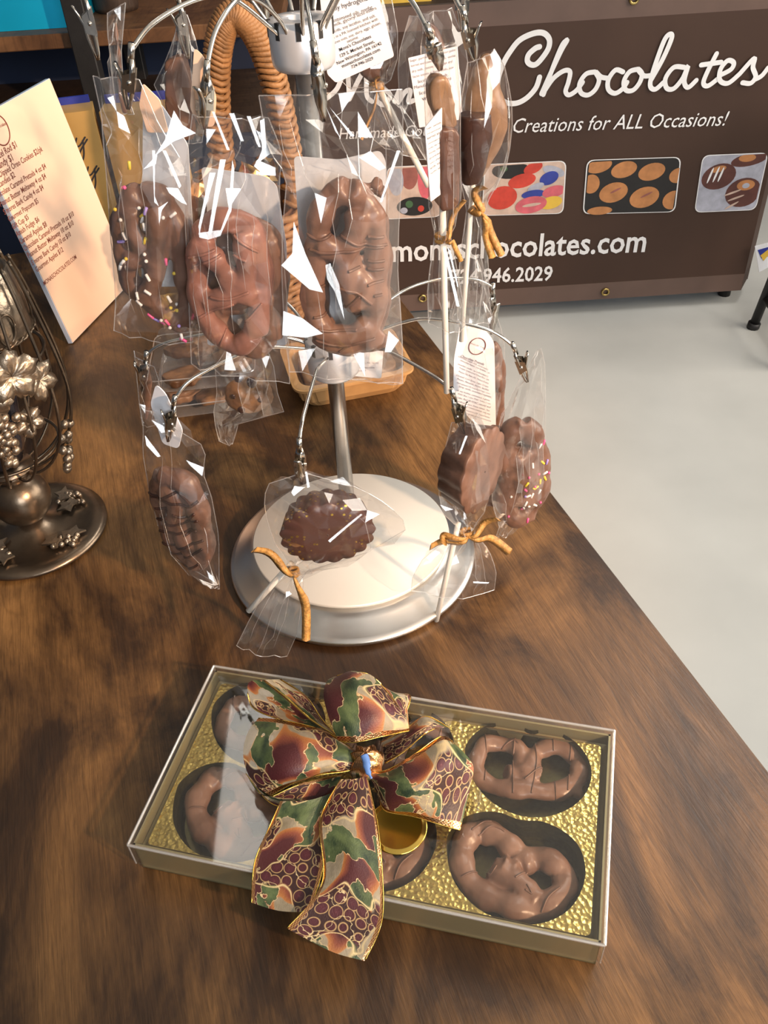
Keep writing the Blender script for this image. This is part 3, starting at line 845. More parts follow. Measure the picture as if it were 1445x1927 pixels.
# ------------------------------------------------------------------ shelving at the back left
YS = 2.0
zsh = aty(100, 64, YS).z
zlo = aty(100, 152, YS + .42).z
sh = thing('shelving_unit', 'black metal shelving unit with brown wood boards at the back left', 'shelf', (-.75, YS + .2, 0))
xl, xr = -1.45, aty(512, 60, YS).x + .02
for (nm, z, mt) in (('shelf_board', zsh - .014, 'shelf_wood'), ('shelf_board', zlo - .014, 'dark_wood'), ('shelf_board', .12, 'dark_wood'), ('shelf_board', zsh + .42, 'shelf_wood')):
    m = MB(); m.box(((xl + xr) / 2, YS + .21, z), (xr - xl, .42, .028), bev=.002); m.build(nm, M[mt], sh, smooth=False)
pp = aty(170, 130, YS - .02)
for (x, y) in ((pp.x, YS - .02), (xr - .02, YS + .40), (xl + .02, YS - .02), (pp.x, YS + .40)):
    m = MB(); m.box((x, y, .80), (.042, .04, 1.6), bev=.002); m.build('post', M['black_metal'], sh, smooth=False)
m = MB(); m.box(((xl + xr) / 2, YS + .43, .8), (xr - xl, .012, 1.6)); m.build('back_panel', M['navy'], sh, smooth=False)
m = MB()
c = V(aty(60, 20, YS + .13).x, YS + .15, zsh)
m.prism(Fr(c, N=(0, 0, 1), X=(1, 0, 0)), rrect([(-.13, -.10), (.115, -.10), (.115, .10), (-.13, .10)], .03), 0.0005, .15)
b = m.build('storage_bin', M['cyan']); tag(recenter(b), 'bright cyan plastic bin on the brown shelf in the top left corner', 'bin')
m = MB(); c = aty(205, 22, YS + .12); m.lathe([(0, 0), (.045, 0), (.048, .01), (.048, .10), (.035, .115), (.035, .13), (0, .13)], (c.x, YS + .2, zsh), 28)
b = m.build('jar', M['dark_wood']); tag(recenter(b), 'dark brown jar standing on the shelf behind the stand, right of the black post', 'jar')

# ------------------------------------------------------------------ wicker basket behind
bc = V(-.172, 1.14, TZ)
bk = thing('wicker_basket', 'tall handled brown wicker basket behind the display stand', 'basket', bc)
m = MB()
def br(z): return .055 + .022 * math.sin(min(1, z / .16) * 1.7)
for k in range(17):
    z = .006 + k * .0098; r = br(z)
    pts = []
    for a in range(56):
        th = 2 * math.pi * a / 56
        w = .0022 * (1 if (a // 2 + k) % 2 else -1)
        pts.append(bc + V((r + w) * 1.25 * math.cos(th), (r + w) * math.sin(th), z))
    m.tube(pts, .0047, 6, closed=True)
m.build('woven_body', M['wicker'], bk)
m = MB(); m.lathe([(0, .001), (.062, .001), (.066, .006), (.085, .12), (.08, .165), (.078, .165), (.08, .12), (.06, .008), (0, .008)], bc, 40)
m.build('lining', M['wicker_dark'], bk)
zt = aty(455, 28, 1.14).z; hx0 = aty(398, 200, 1.14).x; hx1 = aty(536, 200, 1.14).x
hp = []
for i in range(33):
    a = math.pi * i / 32; x = (hx0 + hx1) / 2 - (hx1 - hx0) / 2 * math.cos(a)
    hp.append(V(x, 1.14, (TZ + .10) + (zt - TZ - .10) * math.sin(a) ** .62))
m = MB(); m.tube(spline(hp, 90), .0115, 10, flatn=(0, 1, 0), sq=1.3)
for i, p in enumerate(spline(hp, 66)):
    q = spline(hp, 66); t = (q[min(i + 1, 65)] - q[max(i - 1, 0)]).normalized(); nn = V(0, 1, 0).cross(t)
    pts = [p + nn * (.0145 * math.cos(a * math.pi / 6)) + V(0, .0185 * math.sin(a * math.pi / 6), 0) + t * (.003 * math.sin(a * math.pi / 3)) for a in range(12)]
    m.tube(pts, .0034, 5, closed=True)
m.build('handle', M['wicker'], bk)
for (dx, dy, h, r) in ((.02, -.01, .19, .028), (-.03, .0, .18, .03), (.045, .015, .20, .02)):
    m = MB(); rnd = random.Random(int(h * 100))
    m.sphere((0, 0, 0), 1, 10); vs = []
    for p in m.v: vs.append(bc + V(dx, dy, h) + p * r * (1 + .35 * rnd.uniform(-1, 1)))
    m.v = vs; o = m.build('wrapped_sweet', M['gold_wrap'], smooth=False)
    tag(recenter(o), {.19: 'middle gold wrapped sweet sticking out of the wicker basket', .18: 'left gold wrapped sweet in the wicker basket', .20: 'right gold wrapped sweet in the wicker basket'}[h], 'sweet')

# ------------------------------------------------------------------ display stand
AX = V(-.0563 * S, 1.0529 * S, 0)
def tip(x, y, z): return atz(x, y, z)
ds = thing('display_stand', 'two tier silver display stand with curved wire arms and clips', 'display stand', (AX.x, AX.y, TZ))
B0 = V(AX.x, AX.y, TZ)
R1, R2, ZD = .403 * S / 2, .3193 * S / 2, .0511 * S
m = MB(); m.lathe([(0, .0005), (R1 - .006, .0005), (R1 - .001, .004), (R1, .007), (R1 - .001, .0085), (R1 - .005, .0105), (R1 - .012, .0130), (R2 + .006, .0185), (R2 - .002, ZD - .0075), (R2 - .015, ZD - .0062), (0, ZD - .0060)], B0, 96)
m.build('base_plate', M['satin'], ds)
m = MB(); m.lathe([(0, ZD - .0059), (R2 - .012, ZD - .0059), (R2 - .010, ZD - .0038), (R2 - .001, ZD - .0038), (R2, ZD - .0028), (R2, ZD - .0012), (R2 - .0012, ZD), (0, ZD)], B0, 96)
m.build('top_disc', M['satin_top'], ds)
ZH1, ZH0 = TZ + .7965 * S, TZ + (.7965 - .049) * S
ZL1, ZL0 = TZ + (.9453 - .75) / .48 * S + .004, TZ + (.9212 - .75) / .48 * S
m = MB(); m.tube([(AX.x, AX.y, TZ + ZD - .002), (AX.x, AX.y, ZH0 + .004)], .0070, 24); m.build('pole', M['pole'], ds)
HR = .0713 * S / 2
for z0, z1, r in ((ZH0, ZH1, HR), (ZL0, ZL1, HR * 1.02)):
    m = MB(); m.lathe([(.0078, z0 - TZ), (r * .86, z0 - TZ), (r * .96, z0 - TZ + .0025), (r * .985, z0 - TZ + .006), (r, z1 - TZ - .001), (r - .001, z1 - TZ), (.0078, z1 - TZ), (.0078, z1 - TZ - .006), (0, z1 - TZ - .006)], B0, 56)
    h = m.build('hub', M['hub'], ds)
    for k in range(9):
        a = math.radians(-92 + 40 * k)
        sm = MB(); sm.box((AX.x + math.cos(a) * (r - .0010), AX.y + math.sin(a) * (r - .0010), z1 - .0045), (.0026, .0032, .0100), R=Matrix.Rotation(a, 3, 'Z'))
        sm.build('slot', M['black_metal'], h, smooth=False)

def clip_at(parent, p0, p1, side, scale=1.0):
    'alligator clip from its socket p0 to the jaw tip p1; side = direction of the lever'
    p0, p1 = Vector(p0), Vector(p1); ax = (p1 - p0).normalized(); ln = (p1 - p0).length
    sd = Vector(side); sd = (sd - ax * sd.dot(ax)).normalized(); wd = ax.cross(sd)
    m = MB()
    m.tube([p0 - ax * .004, p0 + ax * ln * .20], .0020, 10)
    def plate(stations):
        vs = []; fs = []
        for (t, o, w, th) in stations:
            c = p0 + ax * (ln * t) + sd * o
            vs += [c + wd * w + sd * th, c - wd * w + sd * th, c - wd * w * .8 - sd * th, c + wd * w * .8 - sd * th]
        for i in range(len(stations) - 1):
            for a in range(4):
                b = (a + 1) % 4; fs.append((i * 4 + a, i * 4 + b, i * 4 + 4 + b, i * 4 + 4 + a))
        fs += [(3, 2, 1, 0), tuple((len(stations) - 1) * 4 + k for k in range(4))]
        m.add(vs, fs)
    plate([(.12, -.0006, .0022, .0010), (.3, -.0012, .0038, .0013), (.6, -.0018, .0036, .0013), (.9, -.0010, .0018, .0010), (1.0, -.0002, .0013, .0008)])
    plate([(.26, .0085, .0024, .0007), (.33, .0070, .0026, .0007), (.52, .0032, .0036, .0012), (.68, .0030, .0034, .0012), (.9, .0014, .0018, .0009), (1.0, .0004, .0013, .0008)])
    # side cheeks and rivet
    for s_ in (-1, 1):
        c = p0 + ax * ln * .5 + wd * (s_ * .0036)
        m.add([c + sd * .0040 - ax * ln * .10, c + sd * .0038 + ax * ln * .12, c - sd * .0032 + ax * ln * .18, c - sd * .0032 - ax * ln * .20], [(0, 1, 2, 3)])
    c = p0 + ax * ln * .5
    m.tube([c - wd * .0046, c + wd * .0046], .0013, 10)
    return m.build('alligator_clip', M['clip'], parent)

def arm(hubz, tip_p, rise, hub_r=HR, drop_=0.012, name='wire_arm', out=.55):
    d = Vector(tip_p) - AX; d.z = 0; rad = d.length; d.normalize()
    a = AX + d * (hub_r - .003); a.z = hubz - .008
    p = [a, a + V(0, 0, rise * .45) + d * .008]
    top = max(hubz, tip_p.z) + rise
    p += [AX + d * (hub_r + (rad - hub_r) * .30) + V(0, 0, top - rise * .22), AX + d * (hub_r + (rad - hub_r) * out) + V(0, 0, top), AX + d * (hub_r + (rad - hub_r) * .84) + V(0, 0, tip_p.z + (top - tip_p.z) * .62), Vector(tip_p)]
    m = MB(); m.tube(spline(p, 40), .0014, 10)
    return m.build(name, M['chrome'], ds)

# tips (pixel, height) -> arms; clips go from the tip to the jaw pixel on the treat's own hanging plane
ZU, ZLW = TZ + .385 / .48 * S, TZ + .195 / .48 * S
CL = {}
def clip_arm(key, px0, z, px1, hubz, rise, side, out=.55, face=-90, jaw_z=None):
    t0 = tip(*px0, z)
    t1 = Fr(t0, face).P(*px1)
    a = arm(hubz, t0, rise, out=out)
    clip_at(a, t0, t1, side)
    CL[key] = (t0, t1)
clip_arm('A', (247, 95), ZU + .004, (242, 205), ZH1, .016, (-1, 0, 0), face=-110)
clip_arm('B', (389, 128), ZU - .004, (384, 243), ZH1, .024, (-.6, -1, 0), face=-100)
clip_arm('C', (591, 92), ZU + .004, (610, 228), ZH1, .020, (0, -1, .2))
clip_arm('D', (806, 58), ZU + .004, (828, 132), ZH1, .024, (.3, -1, 0), face=-75)
clip_arm('E', (872, 25), ZU + .008, (893, 115), ZH1, .028, (1, -.3, 0), face=-70)
clip_arm('J', (328, 752), ZLW - .004, (316, 830), ZL1, .012, (-1, -.3, 0), face=-120, out=.4)
clip_arm('O', (275, 668), ZLW + .002, (268, 735), ZL1, .014, (-1, 0, 0), face=-130, out=.4)
clip_arm('K', (563, 834), ZLW - .006, (567, 910), ZL1, .004, (-.2, -1, 0), out=.4)
clip_arm('L', (851, 738), ZLW + .004, (874, 815), ZL1, .010, (1, -.4, 0), face=-60, out=.45)
clip_arm('M', (966, 652), ZLW + .0, (992, 718), ZL1, .018, (1, 0, 0), face=-60, out=.5)
# arms at the back whose ends rise out of the photo
def back_arm(key, az, rad, z, jaw_dz, side, hubz, rise, lean=0):
    a = math.radians(az); t0 = AX + V(rad * math.cos(a), rad * math.sin(a), z)
    ar = arm(hubz, t0, rise); t1 = t0 + V(lean, 0, -jaw_dz); clip_at(ar, t0, t1, side); CL[key] = (t0, t1)
back_arm('I', 172, .140, ZU + .02, .045, (-1, -.2, 0), ZH1, .03)
back_arm('H', 140, .115, ZU + .005, .045, (-1, -.4, 0), ZH1, .03)
back_arm('F', 68, .120, ZU + .02, .040, (1, -.4, 0), ZH1, .03)
back_arm('G', 28, .125, ZU + .01, .04, (.5, -1, 0), ZH1, .03)
back_arm('X', 105, .125, ZU + .01, .04, (.5, -1, 0), ZH1, .03)
back_arm('N', 22, .150, ZLW + .01, .045, (.5, -1, 0), ZL1, .02)
back_arm('P', 140, .100, ZLW - .0, .045, (-.5, -1, 0), ZL1, .02)
back_arm('Q', 80, .120, ZLW + .01, .045, (.5, -1, 0), ZL1, .02)

# ------------------------------------------------------------------ treats on the stand
def cr(ox, oy, s): return lambda l: [(ox + x / s, oy + y / s) for x, y in l]
k5 = cr(180, 300, 3.6125); k6 = cr(500, 300, 3.6125); k8 = cr(220, 600, 3.6125); k2b = cr(750, 550, 2.9633); k4 = cr(700, 0, 4.129); k1b = cr(430, 650, 2.779)
def sprinkles(bvh, fr, lst, parent):
    for (x, y, c, a, d) in lst: sprinkle(bvh, fr, x, y, c, a, parent, d)

# A: sprinkled pretzel, upper left
t0, t1 = CL['A']
fa = Fr(t1 + V(0, 0, 0), -104)
tA = thing('bagged_pretzel', 'bagged chocolate pretzel with white, yellow and purple sprinkles at upper left of the stand', 'pretzel', t1)
me = pretzel_mesh(fa, [
    (k5([(300, 230), (225, 300), (185, 420), (185, 560), (215, 680), (235, 830), (330, 940), (430, 1000), (530, 1090), (600, 1120)]), 19),
    (k5([(600, 1120), (620, 1000), (600, 850), (570, 640), (510, 420), (420, 270), (300, 230)]), 19, -.004),
    (k5([(250, 330), (275, 450), (320, 590), (270, 660), (220, 680)]), 16, .004),
    (k5([(400, 300), (440, 430), (430, 620), (410, 800), (370, 930)]), 18, .005),
    (k5([(320, 590), (390, 640), (430, 700)]), 17, .003)])
me.transform(Matrix.Translation(-t1)); pA = link_mesh('pretzel', me, tA, M['milk'])
bv = bvh_of(me, t1)
sA = []
for (x, y, c, a, d) in [(312, 312, 's_white', 0, 1), (205, 378, 's_white', 0, 1), (160, 320, 's_yellow', 0, 1), (380, 315, 's_purple', 80, 0), (350, 350, 's_yellow', 30, 0), (345, 380, 's_white', 60, 0), (490, 362, 's_white', 0, 1), (525, 377, 's_white', -150, 0), (372, 418, 's_white', 80, 0), (232, 488, 's_white', 120, 0), (195, 535, 's_purple', 0, 0), (370, 518, 's_yellow', 60, 0), (370, 607, 's_white', 0, 1), (385, 648, 's_white', 0, 1), (250, 632, 's_yellow', 0, 1), (228, 655, 's_white', 40, 0), (205, 695, 's_white', 50, 0), (498, 668, 's_pink', 95, 0), (400, 755, 's_white', 120, 0), (540, 770, 's_yellow', 0, 1), (402, 848, 's_white', 140, 0), (330, 878, 's_white', 110, 0), (343, 922, 's_white', 150, 0), (525, 920, 's_white', 110, 0), (535, 978, 's_yellow', 0, 1), (545, 1000, 's_white', 0, 1), (560, 1020, 's_yellow', 0, 1), (398, 1035, 's_pink', 130, 0), (427, 1065, 's_purple', 130, 0), (460, 1095, 's_pink', 125, 0), (468, 1063, 's_white', 0, 1), (508, 1080, 's_pink', 110, 0), (525, 1118, 's_white', 0, 1), (582, 1107, 's_purple', 0, 1), (608, 1175, 's_white', 90, 0), (620, 1195, 's_pink', 150, 0), (258, 15, 's_yellow', 80, 0), (225, 165, 's_pink', 0, 1)]:
    q = k5([(x, y)])[0]; sA.append((q[0], q[1], c, a, d))
sprinkles(bv, fa, sA, pA)
def card(parent, fr, corners, n, name='backing_card', mat='card', r=10, th=.0008):
    m = MB(); m.prism(fr, rrect([fr.px(*c) for c in corners], r * pxm(fr.O)), n - th, n); return m.build(name, M[mat], parent, smooth=False)
card(tA, fa, [(248, 180), (285, 215), (335, 290), (352, 560), (248, 560)], -.016)
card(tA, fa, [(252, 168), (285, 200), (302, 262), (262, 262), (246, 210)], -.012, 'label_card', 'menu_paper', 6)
bag(fa, [(175, 143, 262, 150), (192, 222, 300, 238), (192, 240, 335, 290), (200, 330, 352, 330), (210, 470, 354, 470), (218, 560, 358, 560), (214, 622, 362, 645)], tA, [.001, .004, .012, .018, .020, .018, .004], 11, 8, 14, glint_flaps=[k5(l) for l in ([(385, -60), (403, -60), (402, 250), (430, 320), (398, 290)], [(455, -60), (478, -60), (582, 180), (568, 196)], [(478, 190), (560, 196), (622, 310), (580, 292), (500, 230)], [(425, 330), (495, 285), (450, 345), (432, 440)])])

# B: pretzel with warm light tinted into its coat, upper left of centre
t0, t1 = CL['B']
fB = Fr(t1, -98)
tB = thing('bagged_pretzel', 'bagged pretzel, its brown tinted for warm light, on a grey card, left of the big centre pretzel', 'pretzel', t1)
me = pretzel_mesh(fB, [
    (k5([(720, 560), (690, 700), (700, 900), (760, 1080), (860, 1220), (980, 1260), (1090, 1170)]), 19),
    (k5([(1090, 1170), (1120, 950), (1120, 720), (1080, 540), (970, 430), (840, 420), (750, 480), (720, 560)]), 20, -.001),
    (k5([(740, 600), (830, 660), (900, 770), (960, 870), (1050, 900), (1110, 940)]), 18, .004),
    (k5([(1000, 480), (1030, 620), (1030, 780), (960, 880), (860, 930), (740, 960)]), 18, .004)])
me.transform(Matrix.Translation(-t1)); pB = link_mesh('pretzel', me, tB, M['warm_tint_milk'])
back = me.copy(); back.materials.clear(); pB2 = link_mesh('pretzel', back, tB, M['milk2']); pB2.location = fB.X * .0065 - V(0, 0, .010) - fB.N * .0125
bv = bvh_of(me, t1)
drizzle(bv, fB, [k5(l) for l in ([(650, 640), (760, 600), (900, 560)], [(690, 700), (800, 640), (930, 600), (1050, 640)], [(960, 480), (1050, 540), (1120, 600)], [(800, 900), (930, 900), (1060, 860)], [(720, 1040), (840, 980), (960, 940)], [(930, 1180), (1050, 1060), (1140, 960)], [(860, 1240), (890, 1150), (880, 1080)], [(1000, 1020), (980, 960), (1000, 1060), (960, 1040)])], .0010).build('drizzle', M['warm_tint_milk'], pB)
card(tB, fB, k5([(645, 150), (1100, 215), (1180, 280), (1250, 700), (1260, 1385), (700, 1385), (690, 420)]), -.024)
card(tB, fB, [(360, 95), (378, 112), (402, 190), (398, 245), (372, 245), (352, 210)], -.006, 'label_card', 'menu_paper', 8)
bag(fB, [(362, 215, 505, 222), (352, 290, 531, 287), (345, 345, 525, 345), (350, 450, 530, 450), (355, 560, 540, 560), (360, 684, 545, 722)], tB, [.004, .010, .024, .028, .026, .004], 23, 9, 14, glint_flaps=[k5(l) for l in ([(775, 90), (815, 90), (745, 330), (705, 510), (698, 460)], [(845, 0), (885, 0), (830, 280), (790, 500), (765, 500)], [(928, 0), (943, 60), (922, 350), (860, 490), (838, 510), (905, 330)], [(700, 500), (862, 478), (850, 520), (765, 545), (705, 530)])] + [cr(150, 0, 3.6125)(l) for l in ([(640, 750), (700, 850), (790, 905), (640, 960), (510, 1060), (580, 950)], [(1015, 770), (1050, 770), (1115, 960), (1095, 960)], [(1135, 790), (1162, 790), (1232, 1000), (1215, 1000)], [(1225, 820), (1255, 805), (1268, 1000), (1240, 1020)], [(900, 760), (915, 760), (1020, 1020), (1000, 1020)], [(1205, 1085), (1330, 1140), (1332, 1195), (1250, 1190), (1185, 1130)])])

# C: large milk pretzel on a white card, centre
t0, t1 = CL['C']
fC = Fr(t1, -90)
tC = thing('bagged_pretzel', 'large bagged milk chocolate pretzel on a pale card at the centre front of the stand', 'pretzel', t1)
me = pretzel_mesh(fC, [
    (k6([(560, 200), (440, 260), (370, 390), (350, 560), (335, 750), (320, 920), (335, 1060), (400, 1160), (520, 1200)]), 20),
    (k6([(560, 200), (660, 280), (730, 400), (755, 560), (755, 750), (750, 950), (725, 1080), (640, 1160), (520, 1200)]), 20, .001),
    (k6([(630, 340), (615, 460), (560, 580), (540, 740), (590, 890), (640, 1000)]), 20, .004),
    (k6([(370, 560), (460, 600), (560, 680), (640, 800), (700, 880)]), 20, .003),
    (k6([(560, 960), (620, 950), (690, 900)]), 19, .003),
    (k6([(345, 1190), (450, 1250), (580, 1270), (700, 1240), (760, 1170)]), 20, -.003),
    (k6([(640, 170), (700, 168), (745, 160)]), 3), (k6([(745, 150), (770, 170), (755, 190)]), 7)], fill=None)
me.transform(Matrix.Translation(-t1)); pC = link_mesh('pretzel', me, tC, M['milk2'])
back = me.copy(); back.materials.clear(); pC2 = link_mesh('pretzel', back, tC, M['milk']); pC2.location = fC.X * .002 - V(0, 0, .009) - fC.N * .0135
bv = bvh_of(me, t1)
drizzle(bv, fC, [k6(l) for l in ([(280, 490), (360, 510), (450, 490), (540, 500), (640, 545), (820, 560)], [(300, 590), (450, 590), (600, 580), (800, 570)], [(690, 495), (800, 500)], [(690, 660), (805, 660)], [(690, 715), (800, 715)], [(560, 710), (640, 700)], [(690, 805), (800, 790)], [(350, 840), (500, 830), (620, 860), (720, 940)], [(330, 1050), (420, 1040), (520, 1000), (640, 880)], [(735, 885), (790, 875)], [(360, 1120), (480, 1140), (620, 1120)], [(340, 1210), (500, 1240), (700, 1200)], [(500, 1290), (600, 1220), (740, 1190)])], .0011).build('drizzle', M['milk'], pC)
card(tC, fC, k6([(180, 75), (500, 100), (790, 35), (830, 110), (825, 800), (790, 1230), (380, 1260), (270, 1180), (230, 800)]), -.024)
bag(fC, [(487, 180, 757, 168), (505, 284, 758, 254), (540, 330, 756, 330), (532, 430, 750, 430), (530, 520, 748, 520), (535, 620, 756, 620), (545, 700, 757, 721)], tC, [.002, .008, .022, .027, .027, .024, .003], 37, 9, 14, glint_flaps=[k6(l) for l in ([(190, 420), (270, 640), (390, 905), (300, 885), (105, 720), (180, 640)], [(120, 1030), (250, 1080), (388, 1185), (270, 1212), (112, 1195)], [(405, 720), (438, 705), (500, 850), (535, 1090), (470, 900), (418, 820)], [(835, 1165), (905, 1230), (850, 1310), (808, 1310)], [(890, -60), (915, -60), (790, 290), (775, 290)])] + [cr(450, 0, 3.6125)(l) for l in ([(590, 725), (692, 945), (650, 885)], [(612, 725), (785, 925), (760, 928)])])

# D: bar on a stick, upper right
t0, t1 = CL['D']
fD = Fr(t1, -80)
tD = thing('wrapped_lollipop', 'wrapped chocolate bar on the longest white stick, gold raffia round its neck', 'lollipop', t1)
m = MB(); kk = pxm(t1)
m.prism(fD, rrect([fD.px(*p) for p in k4([(480, 960), (650, 960), (655, 1540), (600, 1600), (500, 1610)])], .006), -.012, .010)
me = remesh(m, .0013, 5, .0006, .01, 'chocolate_bar'); me.transform(Matrix.Translation(-t1)); link_mesh('chocolate_bar', me, tD, M['mid'])
m = MB(); m.prism(fD, rrect([fD.px(*p) for p in k4([(440, 600), (560, 560), (620, 760), (655, 985), (520, 985), (430, 760)])], .006), -.006, .006)
me = remesh(m, .0013, 5, .001, .012, 'caramel_end'); me.transform(Matrix.Translation(-t1)); link_mesh('caramel_end', me, tD, M['caramel'])
stick(tD, fD, (831, 385), (839, 736), 14, .002)
raffia(tD, fD, (832, 447), [[(845, 420), (866, 366)], [(848, 450), (860, 480)]], 11, ring=13)
bag(fD, [(800, 92, 858, 80), (798, 200, 866, 190), (806, 300, 866, 300), (806, 385, 868, 380), (818, 440, 846, 440), (816, 455, 850, 455), (804, 540, 866, 540), (806, 608, 876, 612)], tD, [.004, .012, .017, .015, .006, .006, .010, .010], 41, 7, 16, glint_flaps=[cr(800, 300, 4.19)(l) for l in ([(140, 700), (165, 700), (272, 1160), (248, 1160)], [(175, 690), (200, 720), (262, 1000), (255, 1010)])])
card(tD, Fr(t1 + V(-.012, -.004, 0), -62), k4([(472, 800), (470, 1470), (388, 1530), (340, 960)]), .010, 'label_card', 'paper', 3)
fl_ = Fr(t1 + V(-.012, -.004, 0), -62)
m = MB()
lines = ['Sugar, partially', 'hydrogenated palm', 'kernel and', 'cottonseed oils', 'nonfat dry milk', 'cocoa, milk', 'glyceryl lacto', 'esters of fatty', 'acids, soy', 'lecithin, salt']
for i, t in enumerate(lines):
    x0, y0 = 350 + i * 4, 985 - (i * -38) ; write(m, fl_, t, k4([(x0, y0 - 10)])[0], k4([(464, y0 - 62)])[0], .0105)
m.build('label_print', M['ink'], tD, smooth=False)

# E: dipped cone, far right
t0, t1 = CL['E']
fE = Fr(t1, -75)
tE = thing('wrapped_lollipop', 'wrapped tan and dark dipped marshmallow pop with raffia bow, rightmost in the upper row', 'lollipop', t1)
def lath_px(fr, prof, name, mat, parent, dep=1.0, n=0):
    'vertical turned form from (x centre, y, half width) pixel rows'
    m = MB(); k = pxm(fr.O); rings = []
    for (x, y, w) in prof:
        u, v = fr.px(x, y)
        rings.append([fr.pt(u + w * k * math.cos(2 * math.pi * i / 28), v, n + w * k * dep * math.sin(2 * math.pi * i / 28)) for i in range(28)])
    vs = sum(rings, []); fs = []
    for j in range(len(prof) - 1):
        for i in range(28):
            l = (i + 1) % 28; fs.append((j * 28 + i, (j + 1) * 28 + i, (j + 1) * 28 + l, j * 28 + l))
    fs += [tuple(range(28)), tuple((len(prof) - 1) * 28 + i for i in range(27, -1, -1))]
    m.add(vs, fs); me = remesh(m, .0014, 4, .0008, .014, name)
    me.transform(Matrix.Translation(-Vector(parent['_org']))); return link_mesh(name, me, parent, M[mat])
lath_px(fE, [(893, 206, 20), (893, 212, 34), (893, 260, 36), (889, 310, 27), (886, 345, 19)], 'dark_shell', 'dark', tE, .9, .001)
lath_px(fE, [(920, 102, 7), (918, 128, 25), (916, 170, 34), (918, 208, 44), (920, 245, 43), (912, 290, 33), (899, 338, 17)], 'caramel_body', 'caramel', tE, .8, -.004)
stick(tE, fE, (890, 340), (868, 642), 11, 0)
raffia(tE, fE, (897, 392), [[(890, 365), (902, 342)], [(885, 392), (878, 385)], [(915, 420), (933, 470)], [(910, 430), (916, 474)]], 17, ring=12)
bag(fE, [(880, 118, 930, 92), (868, 190, 952, 130), (860, 260, 966, 215), (862, 320, 956, 310), (874, 375, 920, 375), (878, 400, 912, 400), (866, 480, 918, 480), (860, 560, 920, 560), (850, 600, 925, 600)], tE, [.004, .012, .022, .018, .006, .005, .010, .010, .008], 47, 7, 18)

# F: label and lollipop at the back, top
t0, t1 = CL['F']
fF = Fr(V(t1.x, AX.y + .06, t1.z), -90)
tF = thing('wrapped_lollipop', 'wrapped lollipop with a large white address label, its stick slanting to the right', 'lollipop', fF.O)
lath_px(fF, [(688, 96, 14), (690, 110, 26), (700, 140, 24), (706, 158, 10)], 'chocolate_pop', 'mid', tF, .6, -.004)
stick(tF, fF, (712, 165), (806, 350), 13, 0)
raffia(tF, fF, (709, 163), [[(700, 210), (680, 255)], [(706, 150), (714, 138)]], 6, ring=11)
bag(fF, [(625, 0, 735, -10), (640, 60, 748, 60), (632, 140, 748, 110), (655, 165, 735, 150), (700, 165, 722, 160), (690, 200, 748, 190), (700, 260, 790, 250), (725, 280, 800, 300)], tF, [.004, .010, .012, .010, .005, .006, .008, .004], 53, 7, 14)
card(tF, fF, [(600, -40), (700, -62), (740, 97), (632, 146), (616, 130)], .014, 'label_card', 'paper', 5)
m = MB(); k3 = cr(450, 0, 3.6125)
for (t, a, b, bo) in (('partially hydrogenated', (560, 72), (925, -45), 0), ('cottonseed oils, nonfat', (630, 125), (905, 28), 0), ('cocoa, milk, glyceryl lacto esters', (570, 182), (930, 32), 0), ('acids, soy lecithin, and salt.', (640, 192), (925, 82), 0), ('used in a PA licensed kitchen with', (610, 245), (940, 105), 0), ('tree nuts, soy, dairy, eggs, gluten,', (650, 265), (960, 130), 0), ('sesame.', (735, 258), (812, 225), 0), ("Mona's Chocolates", (685, 315), (895, 222), .012), ('129 S. Market Street,', (690, 355), (918, 255), .012), ('New Wilmington, PA 16142', (668, 405), (965, 268), .012), ('monaschocolates.com', (702, 425), (955, 310), .012), ('724-946-2029', (765, 430), (910, 368), .012)):
    write(m, fF, t, k3([a])[0], k3([b])[0], .0146, bold=bo)
m.build('label_print', M['ink'], tF, smooth=False)

# G: bagged rod with label, behind D
t0, t1 = CL['G']
fG = Fr(t1 + V(0, 0, 0), -84)
tG = thing('bagged_pretzel_rod', 'bagged chocolate dipped rod with a printed ingredient label, behind the right lollipops', 'pretzel', fG.O)
lath_px(fG, [(802, 38, 5), (808, 50, 14), (818, 80, 18), (835, 130, 18), (850, 190, 16), (862, 250, 14)], 'dipped_rod', 'mid', tG, .8)
card(tG, fG, [(761, 99), (852, 77), (862, 212), (782, 228)], .016, 'label_card', 'paper', 2)
m = MB()
for (t, a, b) in (('Sugar, partially hydrogenated palm', (266, 438), (612, 352)), ('kernel and cottonseed oils, nonfat', (275, 476), (614, 395)), ('dry milk, cocoa, milk, glyceryl', (282, 520), (590, 440)), ('lacto esters of fatty acids, soy', (290, 560), (600, 485)), ('lecithin, and salt.', (330, 600), (560, 545)), ('Manufactured in a PA', (300, 645), (590, 575)), ('licensed kitchen', (340, 690), (580, 630)), ('with nuts', (360, 735), (540, 690))):
    write(m, fG, t, k4([a])[0], k4([b])[0], .0164)
m.build('label_print', M['grey_ink'], tG, smooth=False)
bag(fG, [(770, 30, 850, 15), (748, 110, 880, 95), (752, 200, 880, 200), (770, 250, 875, 270), (800, 300, 850, 310)], tG, [.004, .012, .014, .010, .002], 59, 7, 10)

